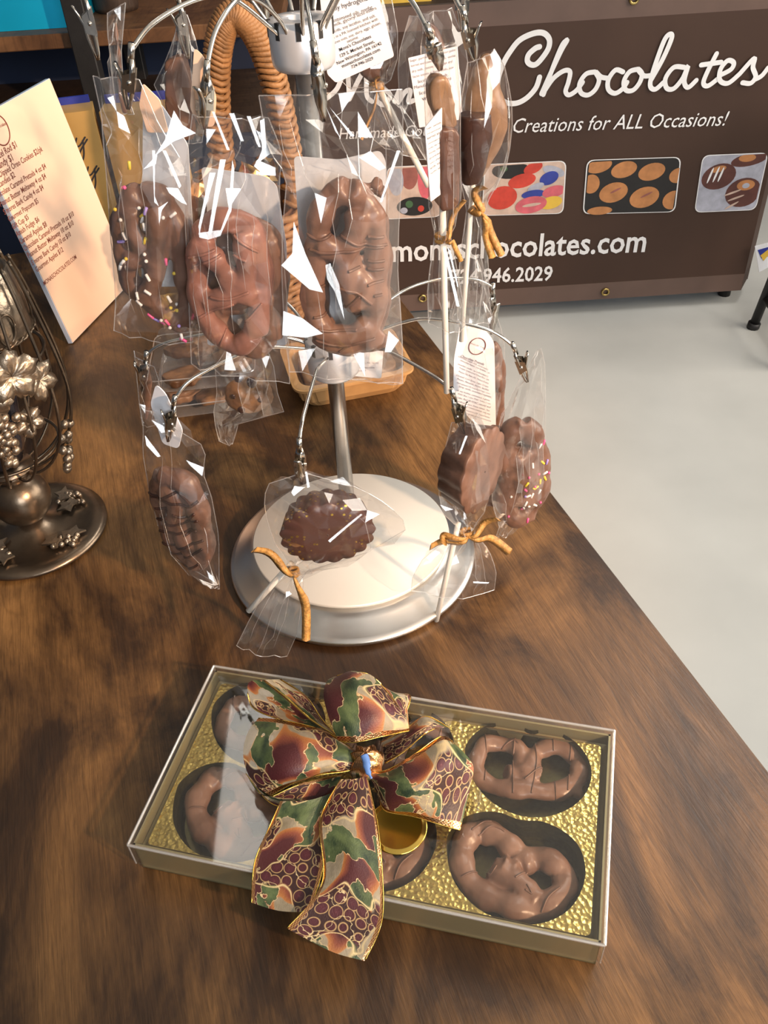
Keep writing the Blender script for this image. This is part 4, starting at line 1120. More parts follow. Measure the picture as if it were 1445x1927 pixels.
# H: bar in a bag, back left
t0, t1 = CL['H']
fH = Fr(t1, -95)
tH = thing('bagged_chocolate_bar', 'bagged tall milk chocolate bar hanging at the back, left of the wicker handle', 'chocolate bar', t1)
m = MB(); m.prism(fH, rrect([fH.px(*p) for p in ((312, 112), (345, 100), (362, 150), (368, 260), (330, 262), (314, 200))], .004), -.006, .006)
me = remesh(m, .0013, 4, .0005, .012, 'chocolate_bar'); me.transform(Matrix.Translation(-t1)); link_mesh('chocolate_bar', me, tH, M['milk'])
bag(fH, [(340, 30, 352, 28), (318, 100, 372, 88), (290, 160, 380, 150), (310, 200, 385, 230), (330, 268, 380, 268)], tH, [.002, .008, .012, .010, .003], 61, 6, 10)
# I: narrow bag far left
t0, t1 = CL['I']
fI = Fr(t1, -110)
tI = thing('bagged_treat', 'narrow twisted clear bag with a pink speckled treat at the top left of the stand', 'treat', t1)
lath_px(fI, [(218, 40, 3), (218, 60, 6), (222, 90, 5), (228, 180, 8), (236, 215, 6)], 'treat', 'milk2', tI, .6)
bag(fI, [(202, 25, 236, 5), (202, 60, 232, 50), (207, 100, 228, 95), (213, 160, 232, 160), (220, 215, 252, 215)], tI, [.003, .004, .004, .005, .003], 67, 4, 10)

# J: dark drizzled pretzel, lower left
t0, t1 = CL['J']
fJ = Fr(t1, -118)
tJ = thing('bagged_pretzel', 'bagged dark drizzled pretzel hanging at the lower left of the stand', 'pretzel', t1)
me = pretzel_mesh(fJ, [
    (k8([(330, 1060), (290, 1150), (310, 1290), (370, 1450), (440, 1580), (530, 1640)]), 17),
    (k8([(330, 1060), (440, 1090), (530, 1190), (570, 1320), (590, 1480), (590, 1600), (530, 1640)]), 18, .001),
    (k8([(340, 1130), (420, 1200), (450, 1330), (480, 1470), (540, 1580)]), 17, .004),
    (k8([(510, 1190), (440, 1290), (380, 1400), (360, 1450)]), 15, .003)])
me.transform(Matrix.Translation(-t1)); pJ = link_mesh('pretzel', me, tJ, M['milk'])
bv = bvh_of(me, t1)
drizzle(bv, fJ, [k8(l) for l in ([(250, 1150), (340, 1170), (440, 1150), (560, 1230)], [(270, 1170), (400, 1190), (520, 1230), (580, 1210)], [(300, 1250), (370, 1270), (380, 1310), (320, 1330)], [(440, 1270), (520, 1310), (580, 1270)], [(300, 1330), (450, 1350), (600, 1320)], [(330, 1400), (470, 1410), (580, 1400), (500, 1430)], [(350, 1480), (480, 1500), (620, 1470)], [(400, 1560), (520, 1570), (620, 1520)], [(430, 1620), (520, 1650), (600, 1620)])], .0013).build('drizzle', M['dark'], pJ)
card(tJ, fJ, [(287, 728), (305, 745), (338, 815), (330, 850), (300, 840), (277, 765)], -.004, 'label_card', 'paper', 10)
bag(fJ, [(262, 760, 318, 800), (270, 800, 388, 842), (268, 850, 382, 890), (280, 920, 398, 935), (300, 1000, 412, 1010), (345, 1060, 412, 1060), (402, 1095, 413, 1108)], tJ, [.003, .006, .012, .017, .017, .012, .002], 71, 7, 14, glint_flaps=[k8(l) for l in ([(190, 790), (300, 935), (275, 940), (200, 860)], [(470, 960), (590, 1010), (580, 1070), (500, 1000)], [(610, 1710), (650, 1750), (665, 1790), (630, 1770)])])
# O: narrow bag behind J
t0, t1 = CL['O']
fO = Fr(t1, -125)
tO = thing('bagged_treat', 'narrow bagged caramel treat clipped behind the dark drizzled pretzel at lower left', 'treat', t1)
lath_px(fO, [(276, 690, 6), (278, 720, 10), (276, 760, 9), (274, 790, 5)], 'treat', 'milk2', tO, .6)
bag(fO, [(252, 660, 290, 690), (256, 700, 300, 720), (262, 760, 300, 770), (268, 800, 296, 800)], tO, [.004, .007, .007, .003], 73, 4, 8)

# K and L: fluted chocolate discs on sticks
def fluted(fr, c, rpx, depth, parent, ry=1.0, flutes=16, rot=0, amp=.075, mat='mid', n0=0):
    u, v = fr.px(*c); k = pxm(fr.O); R = rpx * k
    m = MB(); seg = flutes * 8
    def ring(s, n, am):
        return [fr.pt(u + R * s * (1 + am * abs(math.cos(flutes * (a := 2 * math.pi * i / seg + rot) / 2)) - am) * math.cos(a), v + R * ry * s * (1 + am * abs(math.cos(flutes * a / 2)) - am) * math.sin(a), n) for i in range(seg)]
    rs = [ring(.02, n0 - depth, 0), ring(.80, n0 - depth, amp), ring(.86, n0 - depth + .001, amp), ring(.985, n0 - .003, amp), ring(1, n0 - .001, amp), ring(.985, n0, amp), ring(.60, n0 + .0008, 0), ring(.02, n0 + .001, 0)]
    vs = sum(rs, []); fs = []
    for j in range(len(rs) - 1):
        for i in range(seg):
            l = (i + 1) % seg; fs.append((j * seg + i, j * seg + l, (j + 1) * seg + l, (j + 1) * seg + i))
    m.add(vs, fs)
    return m.build('fluted_chocolate', M[mat], parent)
def specks_mat():
    m, nt, out = nmat('gold_dusted_chocolate')
    p = N(nt, 'ShaderNodeBsdfPrincipled', i_Roughness=.32); L(nt, p.outputs[0], out.inputs[0])
    tc = N(nt, 'ShaderNodeTexCoord')
    v1 = N(nt, 'ShaderNodeTexVoronoi', i_Scale=230); L(nt, tc.outputs['Object'], v1.inputs['Vector'])
    n1 = N(nt, 'ShaderNodeTexNoise', i_Scale=28, i_Detail=3); L(nt, tc.outputs['Object'], n1.inputs['Vector'])
    a = ramp(nt, v1.outputs[0], [(.20, (1, 1, 1)), (.27, (0, 0, 0))]); b = ramp(nt, n1.outputs[0], [(.50, (0, 0, 0)), (.53, (1, 1, 1))])
    mu = N(nt, 'ShaderNodeMath', operation='MULTIPLY'); L(nt, a.outputs[0], mu.inputs[0]); L(nt, b.outputs[0], mu.inputs[1])
    mx = N(nt, 'ShaderNodeMixRGB', i_Color1=(.070, .026, .018, 1), i_Color2=(.62, .42, .06, 1)); L(nt, mu.outputs[0], mx.inputs[0])
    L(nt, mx.outputs[0], p.inputs['Base Color']); L(nt, mu.outputs[0], p.inputs['Metallic']); return m
M['gold_dust'] = specks_mat()
t0, t1 = CL['K']
fK = Fr(t1, -86, 2)
tK = thing('wrapped_lollipop', 'wrapped gold dusted fluted chocolate pop with raffia, hanging over the silver base', 'lollipop', t1)
fluted(fK, (617, 1006), 96, .026, tK, .80, 17, .1, amp=.085, mat='gold_dust')
stick(tK, fK, (550, 1075), (467, 1166), 13, -.010)
raffia(tK, fK, (552, 1076), [[(520, 1050), (478, 1022)], [(568, 1110), (576, 1150), (575, 1192)]], 19, n=.004, ring=10)
bag(fK, [(560, 893, 572, 890), (500, 912, 676, 918), (497, 960, 730, 950), (515, 1020, 772, 992), (545, 1062, 690, 1040), (548, 1070, 566, 1078), (505, 1100, 572, 1098), (470, 1165, 560, 1190), (445, 1215, 540, 1235)], tK, [.003, .012, .018, .018, .014, .006, .010, .008, .004], 79, 8, 18, glint_flaps=[k1b(l) for l in ([(345, 735), (398, 742), (340, 788), (328, 770)], [(400, 660), (410, 660), (425, 740), (412, 745)], [(520, 1020), (690, 880), (700, 885), (530, 1030)], [(300, 1290), (318, 1285), (330, 1300), (300, 1320)])])
t0, t1 = CL['L']
fL = Fr(t1, -38)
tL = thing('wrapped_lollipop', 'wrapped fluted milk chocolate pop seen edge on, with a wide raffia bow at lower right', 'lollipop', t1)
fLf = Fr(t1, -80)
fluted(Fr(t1 + V(.004, .0, 0), -38), (886, 878), 84, .026, tL, 1.12, 13, .2, mat='milk', n0=.012)
stick(tL, fLf, (862, 985), (821, 1168), 12, 0)
raffia(tL, fLf, (878, 1003), [[(850, 1016), (805, 1018)], [(840, 1006), (830, 1012)], [(905, 990), (932, 966)], [(915, 1010), (953, 1028)]], 20, n=.004, ring=12)
bag(fLf, [(850, 795, 900, 778), (836, 850, 920, 820), (824, 920, 922, 900), (832, 965, 914, 960), (858, 990, 892, 990), (864, 1004, 894, 1004), (800, 1045, 920, 1035), (776, 1085, 934, 1075), (774, 1112, 930, 1110)], tL, [.004, .018, .022, .016, .006, .005, .014, .014, .008], 83, 7, 18, glint_flaps=[k2b(l) for l in ([(230, 1185), (305, 1210), (262, 1220)], [(335, 900), (372, 800), (385, 800), (345, 905)], [(155, 1480), (205, 1440), (232, 1450), (180, 1500)], [(415, 1612), (505, 1617), (500, 1625), (418, 1622)])])

# M: sprinkled pretzel lower right
t0, t1 = CL['M']
fM = Fr(t1, -72)
tM = thing('bagged_pretzel', 'bagged chocolate pretzel with pink and yellow sprinkles at the lower right, above the table edge', 'pretzel', t1)
me = pretzel_mesh(fM, [
    (k2b([(690, 730), (630, 780), (600, 880), (600, 1010), (595, 1150), (630, 1240), (700, 1250)]), 18),
    (k2b([(690, 730), (740, 790), (770, 880), (785, 1000), (770, 1120), (700, 1250)]), 18, .001),
    (k2b([(640, 900), (680, 960), (690, 1060), (680, 1160)]), 22, .003), (k2b([(750, 860), (700, 900), (640, 900)]), 12, .005), (k2b([(720, 950), (740, 1060), (720, 1160)]), 18, .002),
    (k2b([(590, 800), (555, 920), (545, 1080), (555, 1220)]), 13, -.012), (k2b([(670, 705), (640, 740)]), 8, .006)])
me.transform(Matrix.Translation(-t1)); pM = link_mesh('pretzel', me, tM, M['milk'])
bv = bvh_of(me, t1)
sM = []
for (x, y, c, a, d) in [(787, 812, 's_pink', 80, 0), (762, 827, 's_white', 70, 0), (772, 913, 's_yellow', 130, 0), (797, 912, 's_purple', 70, 0), (715, 930, 's_white', 60, 0), (787, 972, 's_white', 20, 0), (747, 975, 's_pink', 0, 1), (683, 980, 's_pink', 0, 1), (785, 1000, 's_yellow', 110, 0), (670, 1015, 's_yellow', 60, 0), (757, 1018, 's_yellow', 80, 0), (724, 1040, 's_pink', 0, 1), (735, 1050, 's_yellow', 30, 0), (755, 1075, 's_white', 70, 0), (670, 1055, 's_pink', 120, 0), (720, 1053, 's_yellow', 130, 0), (690, 1095, 's_white', 0, 0), (713, 1095, 's_white', 60, 0), (675, 1098, 's_purple', 0, 1), (602, 1108, 's_white', 0, 1), (672, 1132, 's_white', 60, 0), (692, 1147, 's_white', 110, 0), (725, 1143, 's_white', 140, 0), (760, 1135, 's_pink', 0, 1), (675, 1170, 's_white', 90, 0), (678, 1198, 's_pink', 0, 1), (594, 1224, 's_pink', 0, 1), (690, 1235, 's_pink', 80, 0), (810, 975, 's_pink', 0, 1)]:
    q = k2b([(x, y)])[0]; sM.append((q[0], q[1], c, a, d))
sprinkles(bv, fM, sM, pM)
bag(fM, [(985, 700, 1018, 655), (955, 760, 1026, 690), (936, 810, 1026, 780), (926, 890, 1025, 870), (926, 950, 1022, 930), (940, 990, 985, 975), (934, 1008, 955, 1005)], tM, [.002, .006, .014, .019, .018, .008, .002], 89, 7, 14)

# N: label card and pretzels behind on the right
t0, t1 = CL['N']
fN = Fr(V(t1.x, t1.y, t1.z), -84)
tN = thing('bagged_pretzels', 'bagged pretzels with a white printed ingredient card behind the two sticks at right', 'pretzel', t1)
me = pretzel_mesh(fN, [([(922, 650), (935, 670), (940, 720), (936, 780), (925, 815)], 10), ([(900, 660), (915, 720), (925, 780)], 12), ([(926, 680), (930, 705), (938, 725)], 8, .006)])
me.transform(Matrix.Translation(-t1)); link_mesh('pretzel', me, tN, M['milk'])
card(tN, fN, [(860, 592), (905, 605), (923, 628), (927, 810), (880, 775), (847, 735), (848, 660)], .014, 'label_card', 'paper', 12)
k7 = cr(720, 560, 5.1607)
m = MB()
body = ['Chocolate (sugar, milk, cocoa butter,', 'chocolate liquor, soy lecithin - an', 'emulsifier, vanillin - an artificial flavor),', 'Pretzels: Unbleached Wheat Flour, Salt,', 'Peanut Oil, Palm Oil, Walnut Eatery,', 'Caramel: Corn Syrup, Sugar, Cream', 'Pecans, Almonds, butter, lecithin', 'Hydrogenated Oil, Evaporated Sugar, Corn', 'Syrup, vanilla, caramelized vegetable', 'oil, soy lecithin, cottonseed, a gluten', 'FD&C Blue 1 Lake, FD&C Yellow 5 Lake', 'Lake, Red 40 FD&C, natural and', 'artificial flavors, Dairy, wheat. This', 'Product contains peanuts, tree nuts', 'manufactured in a PA licensed kitchen', 'with tree nuts, wheat, soy and peanut']
for i, t in enumerate(body):
    sh_ = (0, 18, -4, 10, 4, -6, 2)[i % 7]
    write(m, fN, t, k7([(700 + sh_ - (12 if 4 < i < 12 else 0) + (i > 12) * 30, 498 + i * 36)])[0], k7([(990 + sh_ * .6 + (i > 6) * 15, 628 + i * 33)])[0], .0144)
write(m, fN, 'Chocolate Pretzels', k7([(722, 496)])[0], k7([(945, 580)])[0], .0144, bold=.012)
m.build('label_print', M['grey_ink'], tN, smooth=False)
m = MB(); u, v = fN.px(*k7([(882, 395)])[0]); r = 82 / 5.16 * pxm(fN.O)
m.tube([fN.pt(u + r * math.cos(a * math.pi / 20), v + r * 1.08 * math.sin(a * math.pi / 20), .0146) for a in range(40)], .0004, 4, closed=True)
write(m, fN, "Mona's Chocolates", k7([(815, 368)])[0], k7([(945, 415)])[0], .0146, italic=.3)
m.build('logo_print', M['brown_ink'], tN, smooth=False)
bag(fN, [(882, 480, 905, 480), (862, 545, 918, 545), (846, 590, 942, 615), (842, 660, 950, 655), (848, 740, 948, 740), (868, 800, 940, 825)], tN, [.003, .008, .015, .018, .016, .004], 97, 7, 12)

# P: cookie bag behind, hanging tail down
t0, t1 = CL['P']
fP = Fr(t1 + V(0, .0, 0), -90)
tP = thing('bagged_cookie', 'bagged cookie with dark chocolate chips hanging below the warm tinted pretzel', 'cookie', t1)
m = MB(); u, v = fP.px(468, 742); kk = pxm(t1)
m.sphere((0, 0, 0), 1, 24); m.v = [fP.pt(u + p.x * 48 * kk, v + p.z * 42 * kk, p.y * 16 * kk) for p in m.v]
me = remesh(m, .0015, 3, .0016, .010, 'cookie'); me.transform(Matrix.Translation(-t1)); ck = link_mesh('cookie', me, tP, M['bark'])
bv = bvh_of(me, t1)
for (x, y, r) in ((450, 712, 9), (474, 715, 10), (455, 765, 8), (505, 768, 6), (440, 740, 5), (490, 745, 6)):
    loc, nr = drop(bv, fP, x, y)
    if loc is not None:
        m = MB(); m.sphere(loc, r * kk, 10, sc=(1, .6, 1.2)); m.build('chocolate_chip', M['dark'], ck)
bag(fP, [(430, 650, 500, 650), (405, 690, 515, 690), (408, 740, 522, 740), (402, 775, 534, 775), (405, 800, 448, 798), (412, 830, 444, 815), (430, 838, 438, 834)], tP, [.004, .012, .016, .012, .004, .003, .001], 101, 7, 12)

# Q: second bagged label at the back, right of the pole
t0, t1 = CL['Q']
fQ = Fr(V(.035, AX.y + .10, .93), -90)
tQ = thing('bagged_treat', 'bagged chocolate treat with a white label showing below the big centre pretzel', 'treat', fQ.O)
card(tQ, fQ, [(640, 640), (722, 640), (717, 706), (648, 700)], .006, 'label_card', 'paper', 5)
m = MB()
for (t, a, b) in (('New Wilmington, PA 16142', (648, 678), (712, 678)), ('monaschocolates.com', (650, 686), (704, 687)), ('724-946-2029', (660, 693), (688, 692))): write(m, fQ, t, a, b, .0065)
m.build('label_print', M['grey_ink'], tQ, smooth=False)
lath_px(fQ, [(690, 600, 20), (690, 640, 30), (690, 690, 24)], 'chocolate_piece', 'mid', tQ, .3, -.002)
bag(fQ, [(630, 560, 752, 560), (630, 640, 757, 640), (640, 710, 758, 722)], tQ, [.004, .010, .003], 103, 6, 8)

# ------------------------------------------------------------------ packs on the table behind the stand
def clamshell(c, rot, sx, sy, h, label, seed, tray='film', n=9, mat='bark'):
    t = thing('clamshell_pack', label, 'sweet pack', c, 'clear packs of bark behind the stand')
    R = Matrix.Rotation(rot, 3, 'Z'); fr_ = Fr(c, N=(0, 0, 1), X=R @ V(1, 0, 0)); rnd = random.Random(seed)
    m = MB(); poly = rrect([(-sx / 2, -sy / 2), (sx / 2, -sy / 2), (sx / 2, sy / 2), (-sx / 2, sy / 2)], .012)
    m.prism(fr_, [p * .93 for p in poly], .0004, .0012, 1); 
    for a, b, s1, s2 in ((0.0012, h * .55, .93, 1.0), (h * .55, h * .6, 1.03, 1.03), (h * .6, h, 1.0, .9)):
        k = len(poly); vv = [fr_.pt(*(p * s1), a) for p in poly] + [fr_.pt(*(p * s2), b) for p in poly]
        m.add(vv, [(i, (i + 1) % k, k + (i + 1) % k, k + i) for i in range(k)], 0)
    m.prism(fr_, [p * .9 for p in poly], h - .0006, h, 0)
    m.tube([fr_.pt(*(p * 1.03), h * .58) for p in poly], .0009, 5, 1, closed=True)
    m.build('plastic_shell', [M['film'], M['film_edge']], t, smooth=False)
    for i in range(n):
        m = MB(); x = rnd.uniform(-.34, .34) * sx; y = rnd.uniform(-.34, .34) * sy
        pl = [(x + math.cos(a) * rnd.uniform(.018, .03), y + math.sin(a) * rnd.uniform(.014, .024)) for a in [k * math.pi / 3 for k in range(6)]]
        z = .004 + i * (h - .022) / n; m.prism(fr_, rrect(pl, .004, 2), z, z + .009)
        me = remesh(m, .002, 2, .0012, .008, 'bark_piece'); me.transform(Matrix.Translation(-Vector(c))); link_mesh('bark_piece', me, t, M[mat])
    return t
cA = atz(375, 760, TZ)
clamshell(V(-.205, .955, TZ), .12, .125, .11, .034, 'lowest clear clamshell of nut bark in the stack at the left behind the stand', 1)
clamshell(V(-.211, .957, TZ + .0345), .06, .125, .11, .034, 'topmost clear clamshell of bark in the stack at the left behind the stand', 2)
# kraft tray
kc = V(-.036, .958, TZ)
kt = thing('kraft_tray', 'tan ridged tray with clear lid behind the pole of the stand', 'tray', kc)
fk = Fr(kc, N=(0, 0, 1), X=Matrix.Rotation(.22, 3, 'Z') @ V(1, 0, 0))
m = MB(); base = []
seg = 72
def rl(sx, sy, z, rip):
    out = []
    for p in rrect([(-sx, -sy), (sx, -sy), (sx, sy), (-sx, sy)], .02, 16):
        out.append(p)
    return [fk.pt(p.x * (1 + rip * (i % 4 < 2)), p.y * (1 + rip * (i % 4 < 2)), z) for i, p in enumerate(out)]
rg = [rl(.060, .044, .0005, .0), rl(.066, .049, .010, .02), rl(.070, .054, .030, .02), rl(.076, .060, .031, 0), rl(.076, .060, .034, 0), rl(.066, .050, .034, 0), rl(.060, .045, .008, 0)]
k = len(rg[0])
for j in range(len(rg) - 1): m.add(rg[j] + rg[j + 1], [(i, (i + 1) % k, k + (i + 1) % k, k + i) for i in range(k)])
m.add(rg[-1], [tuple(range(k))]); m.add(rg[0], [tuple(range(k - 1, -1, -1))])
m.build('tray', M['kraft'], kt, smooth=False)
m = MB(); lg = [rl(.074, .058, .0345, 0), rl(.069, .053, .040, 0), rl(.064, .048, .058, 0), rl(.056, .038, .060, 0)]
for j in range(3): m.add(lg[j] + lg[j + 1], [(i, (i + 1) % k, k + (i + 1) % k, k + i) for i in range(k)])
m.add(lg[-1], [tuple(range(k))]); m.build('lid', M['film'], kt, smooth=False)
m = MB(); m.prism(fk, rrect([(-.058, -.041), (.058, -.041), (.058, .041), (-.058, .041)], .016), .0085, .0325)
me = remesh(m, .002, 3, .0016, .02, 'caramel_slab'); me.transform(Matrix.Translation(-kc)); link_mesh('caramel_slab', me, kt, M['caramel'])

# ------------------------------------------------------------------ menu sign, gold gift bags
Bp, Cp = atz(137, 648, TZ), atz(249, 531, TZ)
dv = (Cp - Bp); r_ = ray(93, 148); t_ = -((CAM - Cp).dot(dv)) / r_.dot(dv)
Dp = CAM + r_ * t_
Xs = dv.normalized(); Ys = (Dp - Cp).normalized(); Ns = Xs.cross(Ys)
mw, mh = dv.length, (Dp - Cp).length
fm = Fr(Bp + V(0, 0, .0005), N=Ns, X=Xs)
mn = thing('menu_sign', 'upright menu sign of paper tinted peach for the warm light with brown price list at the left of the table', 'sign', Bp + dv * .5)
m = MB(); m.prism(fm, [(0, 0.0012), (mw, 0.0012), (mw, mh), (0, mh)], -.0065, 0); m.build('sign_holder', M['acrylic'], mn, smooth=False)
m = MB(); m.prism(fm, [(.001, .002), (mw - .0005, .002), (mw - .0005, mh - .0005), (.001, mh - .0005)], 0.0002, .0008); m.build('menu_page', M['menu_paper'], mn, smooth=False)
m = MB()
k8b = cr(0, 150, 3.778)
for (t, a, b) in (('Chocolate Covered Pretzel Rod $1', (-330, 770), (118, 478)), ('Chocolate Candy $1', (-180, 742), (92, 572)), ('Chocolate Dipped Oreo Cookies $2/pk', (-130, 775), (302, 506)), ('Boxed Candies $2', (-90, 825), (107, 690)), ('Chocolate Caramel Pretzels 4 oz $4', (-40, 855), (326, 628)), ('Peanut Butter Meltaway 4 oz $4', (2, 905), (326, 698)), ("S'mores Bark Candy 4 oz $4", (30, 962), (308, 777)), ('Gourmet Popcorn $5', (62, 1012), (272, 875)), ('Gift Cup $5', (90, 1066), (203, 990)), ('Amish Fudge $6', (117, 1120), (278, 1005)), ('Caramel Apples $8', (143, 1172), (332, 1040)), ('Chocolate Caramel Pretzels 10 oz $10', (172, 1222), (524, 965)), ('Peanut Butter Meltaway 10 oz $10', (200, 1270), (522, 1030)), ("S'mores Bark Candy 10 oz $10", (228, 1322), (502, 1110)), ('Gourmet Apples $12', (258, 1370), (448, 1220)), ('MONASCHOCOLATES.COM', (312, 1465), (542, 1270))):
    write(m, fm, t, k8b([a])[0], k8b([b])[0], .0011, bold=.008, hscale=1.15)
m.build('price_list', M['brown_ink'], mn, smooth=False)
m = MB(); u, v = fm.px(*k8b([(4, 350)])[0]); ux, _v = fm.px(*k8b([(74, 350)])[0]); r = abs(Vector(fm.px(*k8b([(74, 362)])[0])) .x - u) 
r = .018
m.tube([fm.pt(u + r * math.cos(a * math.pi / 24) - .004, v + r * math.sin(a * math.pi / 24), .0012) for a in range(48)], .0008, 5, closed=True)
write(m, fm, "Mona's Chocolates", k8b([(-90, 378)])[0], k8b([(48, 318)])[0], .0012, italic=.3)
m.build('logo_print', M['brown_ink'], mn, smooth=False)

YG = 1.40
fg = Fr(V(-.5, YG, .9), -78)
g1 = thing('gift_bag', 'gold gift bag with black handwritten letters behind the menu sign', 'gift bag', (-.47, 1.40, TZ))
m = MB()
c_ = [fg.px(*p) for p in ((112, 225), (160, 205), (212, 380))]
xL = fg.px(60, 330)[0]; xR = fg.px(205, 330)[0]; zt_ = fg.px(150, 210)[1]; zb_ = TZ + .001 - .9
m.prism(fg, [(xL, zb_), (xR, zb_), (xR, zt_), (xL, zt_)], -.05, 0); m.build('bag_body', M['gold_card'], g1, smooth=False)
m = MB(); m.prism(fg, [(xL + .005, zt_ - .002), (xR - .004, zt_ - .002), (xR - .004, zt_ + .010), (xL + .005, zt_ + .010)], -.052, -.046); m.build('blue_tissue', M['blue_box'], g1, smooth=False)
m = MB()
for (ox, oy) in ((148, 282), (170, 336)):
    stroke(m, fg, [(ox - 4, oy - 22), (ox - 6, oy - 8), (ox + 2, oy - 8), (ox + 12, oy - 24)], 3, .0006)
    stroke(m, fg, [(ox + 8, oy - 18), (ox + 10, oy + 8), (ox + 6, oy + 22), (ox + 2, oy + 6), (ox + 16, oy - 20)], 3, .0006)
m.build('lettering', M['ink'], g1, smooth=False)
g2 = thing('gift_bag', 'gold gift bag with blue top seen through the cellophane, right of the black post', 'gift bag', (-.28, 1.44, TZ))
fg2 = Fr(V(-.28, 1.44, .9), -88)
xL = fg2.px(208, 300)[0]; xR = fg2.px(346, 300)[0]; zt_ = fg2.px(290, 204)[1]
m = MB(); m.prism(fg2, [(xL, zb_), (xR, zb_), (xR, zt_), (xL, zt_)], -.05, 0); m.build('bag_body', M['gold_card'], g2, smooth=False)
m = MB(); m.prism(fg2, [(xL + .003, zt_ - .004), (xR - .003, zt_ - .004), (xR - .003, zt_ + .012), (xL + .003, zt_ + .012)], -.051, -.045); m.build('blue_tissue', M['blue_box'], g2, smooth=False)

# ------------------------------------------------------------------ bottle shaped cork cage at left
cc = V(0, 0, 0)
q1, q2 = atz(203, 985, TZ), atz(60, 1096, TZ)
RC = .076
cc = V(q1.x - RC, q1.y - .006, TZ)
cg = thing('cork_cage', 'antique bronze bottle shaped wire cage with grape leaves on a round foot at left edge', 'ornament', cc)
m = MB(); m.lathe([(0, .0004), (RC - .004, .0004), (RC, .003), (RC, .006), (RC - .006, .0085), (RC - .016, .0085), (RC - .022, .006), (.03, .008), (.018, .014), (.012, .02), (0, .02)], cc, 72)
m.build('foot', M['bronze'], cg)
rnd = random.Random(4)
for ga in (-35, 50, -120, 140):
    a = math.radians(ga); m = MB(); cx = cc + V(math.cos(a) * .050, math.sin(a) * .050, .009)
    for i in range(16): m.sphere(cx + V(rnd.uniform(-.014, .014), rnd.uniform(-.009, .009), rnd.uniform(0, .003)), .0032, 8)
    for j in range(2):
        lp = [(0, 0), (.006, .004), (.012, .0), (.014, .007), (.021, .010), (.013, .013), (.010, .020), (.004, .013), (-.004, .012)]
        aa = ga + 40 + j * 130; R = Matrix.Rotation(math.radians(aa), 3, 'Z')
        m.prism(Fr(cx + V(0, 0, .002), N=(0, 0, 1), X=R @ V(1, 0, 0)), lp, 0, .002)
    m.build('grape_relief', M['bronze_pale'], cg)
zs0 = .018; rs = .030
m = MB(); m.sphere(cc + V(0, 0, zs0 + rs), rs, 32); m.lathe([(.016, zs0 + 2 * rs - .004), (.017, zs0 + 2 * rs + .002), (.013, zs0 + 2 * rs + .006), (0, zs0 + 2 * rs + .006)], cc, 32)
m.build('ball_stem', M['bronze'], cg)
z0 = zs0 + 2 * rs + .004
SHR = Matrix(((1, 0, .16), (0, 1, 0), (0, 0, 1)))
def lean_build(m, name, mat, parent):
    'the cage leans a little to the right above its ball'
    for i, p in enumerate(m.v):
        h = max(0, p.z - TZ - z0); m.v[i] = p + V(.16 * h, 0, 0)
    return m.build(name, M[mat], parent)
prof = [(.012, 0), (.034, .004), (.054, .022), (.066, .05), (.068, .085), (.062, .12), (.053, .155), (.043, .19), (.034, .215)]
lean = V(-.0, 0, 0)
for kx in range(14):
    a = 2 * math.pi * kx / 14 + .1; m = MB()
    m.tube(spline([cc + V(r * math.cos(a), r * math.sin(a), z0 + z) for r, z in prof], 30), .0016, 8); lean_build(m, 'cage_wire', 'bronze', cg)
for zz, rr in ((.03, .0515), (.13, .0515)):
    m = MB(); m.tube([cc + V(rr * math.cos(a * math.pi / 24), rr * math.sin(a * math.pi / 24), z0 + zz) for a in range(48)], .0016, 8, closed=True); lean_build(m, 'cage_ring', 'bronze', cg)
m = MB(); m.lathe([(0, .002), (.022, .002), (.024, .005), (0, .006)], cc + V(0, 0, z0), 32); lean_build(m, 'cage_floor', 'bronze', cg)
m = MB(); zc = z0 + .150
m.lathe([(.043, zc), (.046, zc + .004), (.041, zc + .030), (.032, zc + .060), (.029, zc + .060), (.038, zc + .03), (.042, zc + .004), (.043, zc)], V(cc.x, cc.y, TZ), 40)
lean_build(m, 'collar', 'bronze_pale', cg)
m = MB()
for tw in (0, 1):
    m.tube([cc + V((.0455 + .0012 * math.cos(a * 1.4 + tw * 3.14)) * math.cos(a * math.pi / 40), (.0455 + .0012 * math.cos(a * 1.4 + tw * 3.14)) * math.sin(a * math.pi / 40), zc + .003 + .0014 * math.sin(a * 1.4 + tw * 3.14)) for a in range(80)], .0013, 6, closed=True)
lean_build(m, 'rope_trim', 'bronze', cg)
for a0 in (-100, -40, 20):
    m = MB(); a = math.radians(a0); b_ = V(math.cos(a), math.sin(a), 0)
    sdv = V(-b_.y, b_.x, 0)
    m.tube(spline([cc + b_ * .0445 + sdv * .008 * math.cos(t * .5) + V(0, 0, zc + .018 + .014 * math.sin(t * .5)) for t in range(14)], 26), .0012, 6)
    lean_build(m, 'scroll', 'bronze', cg)
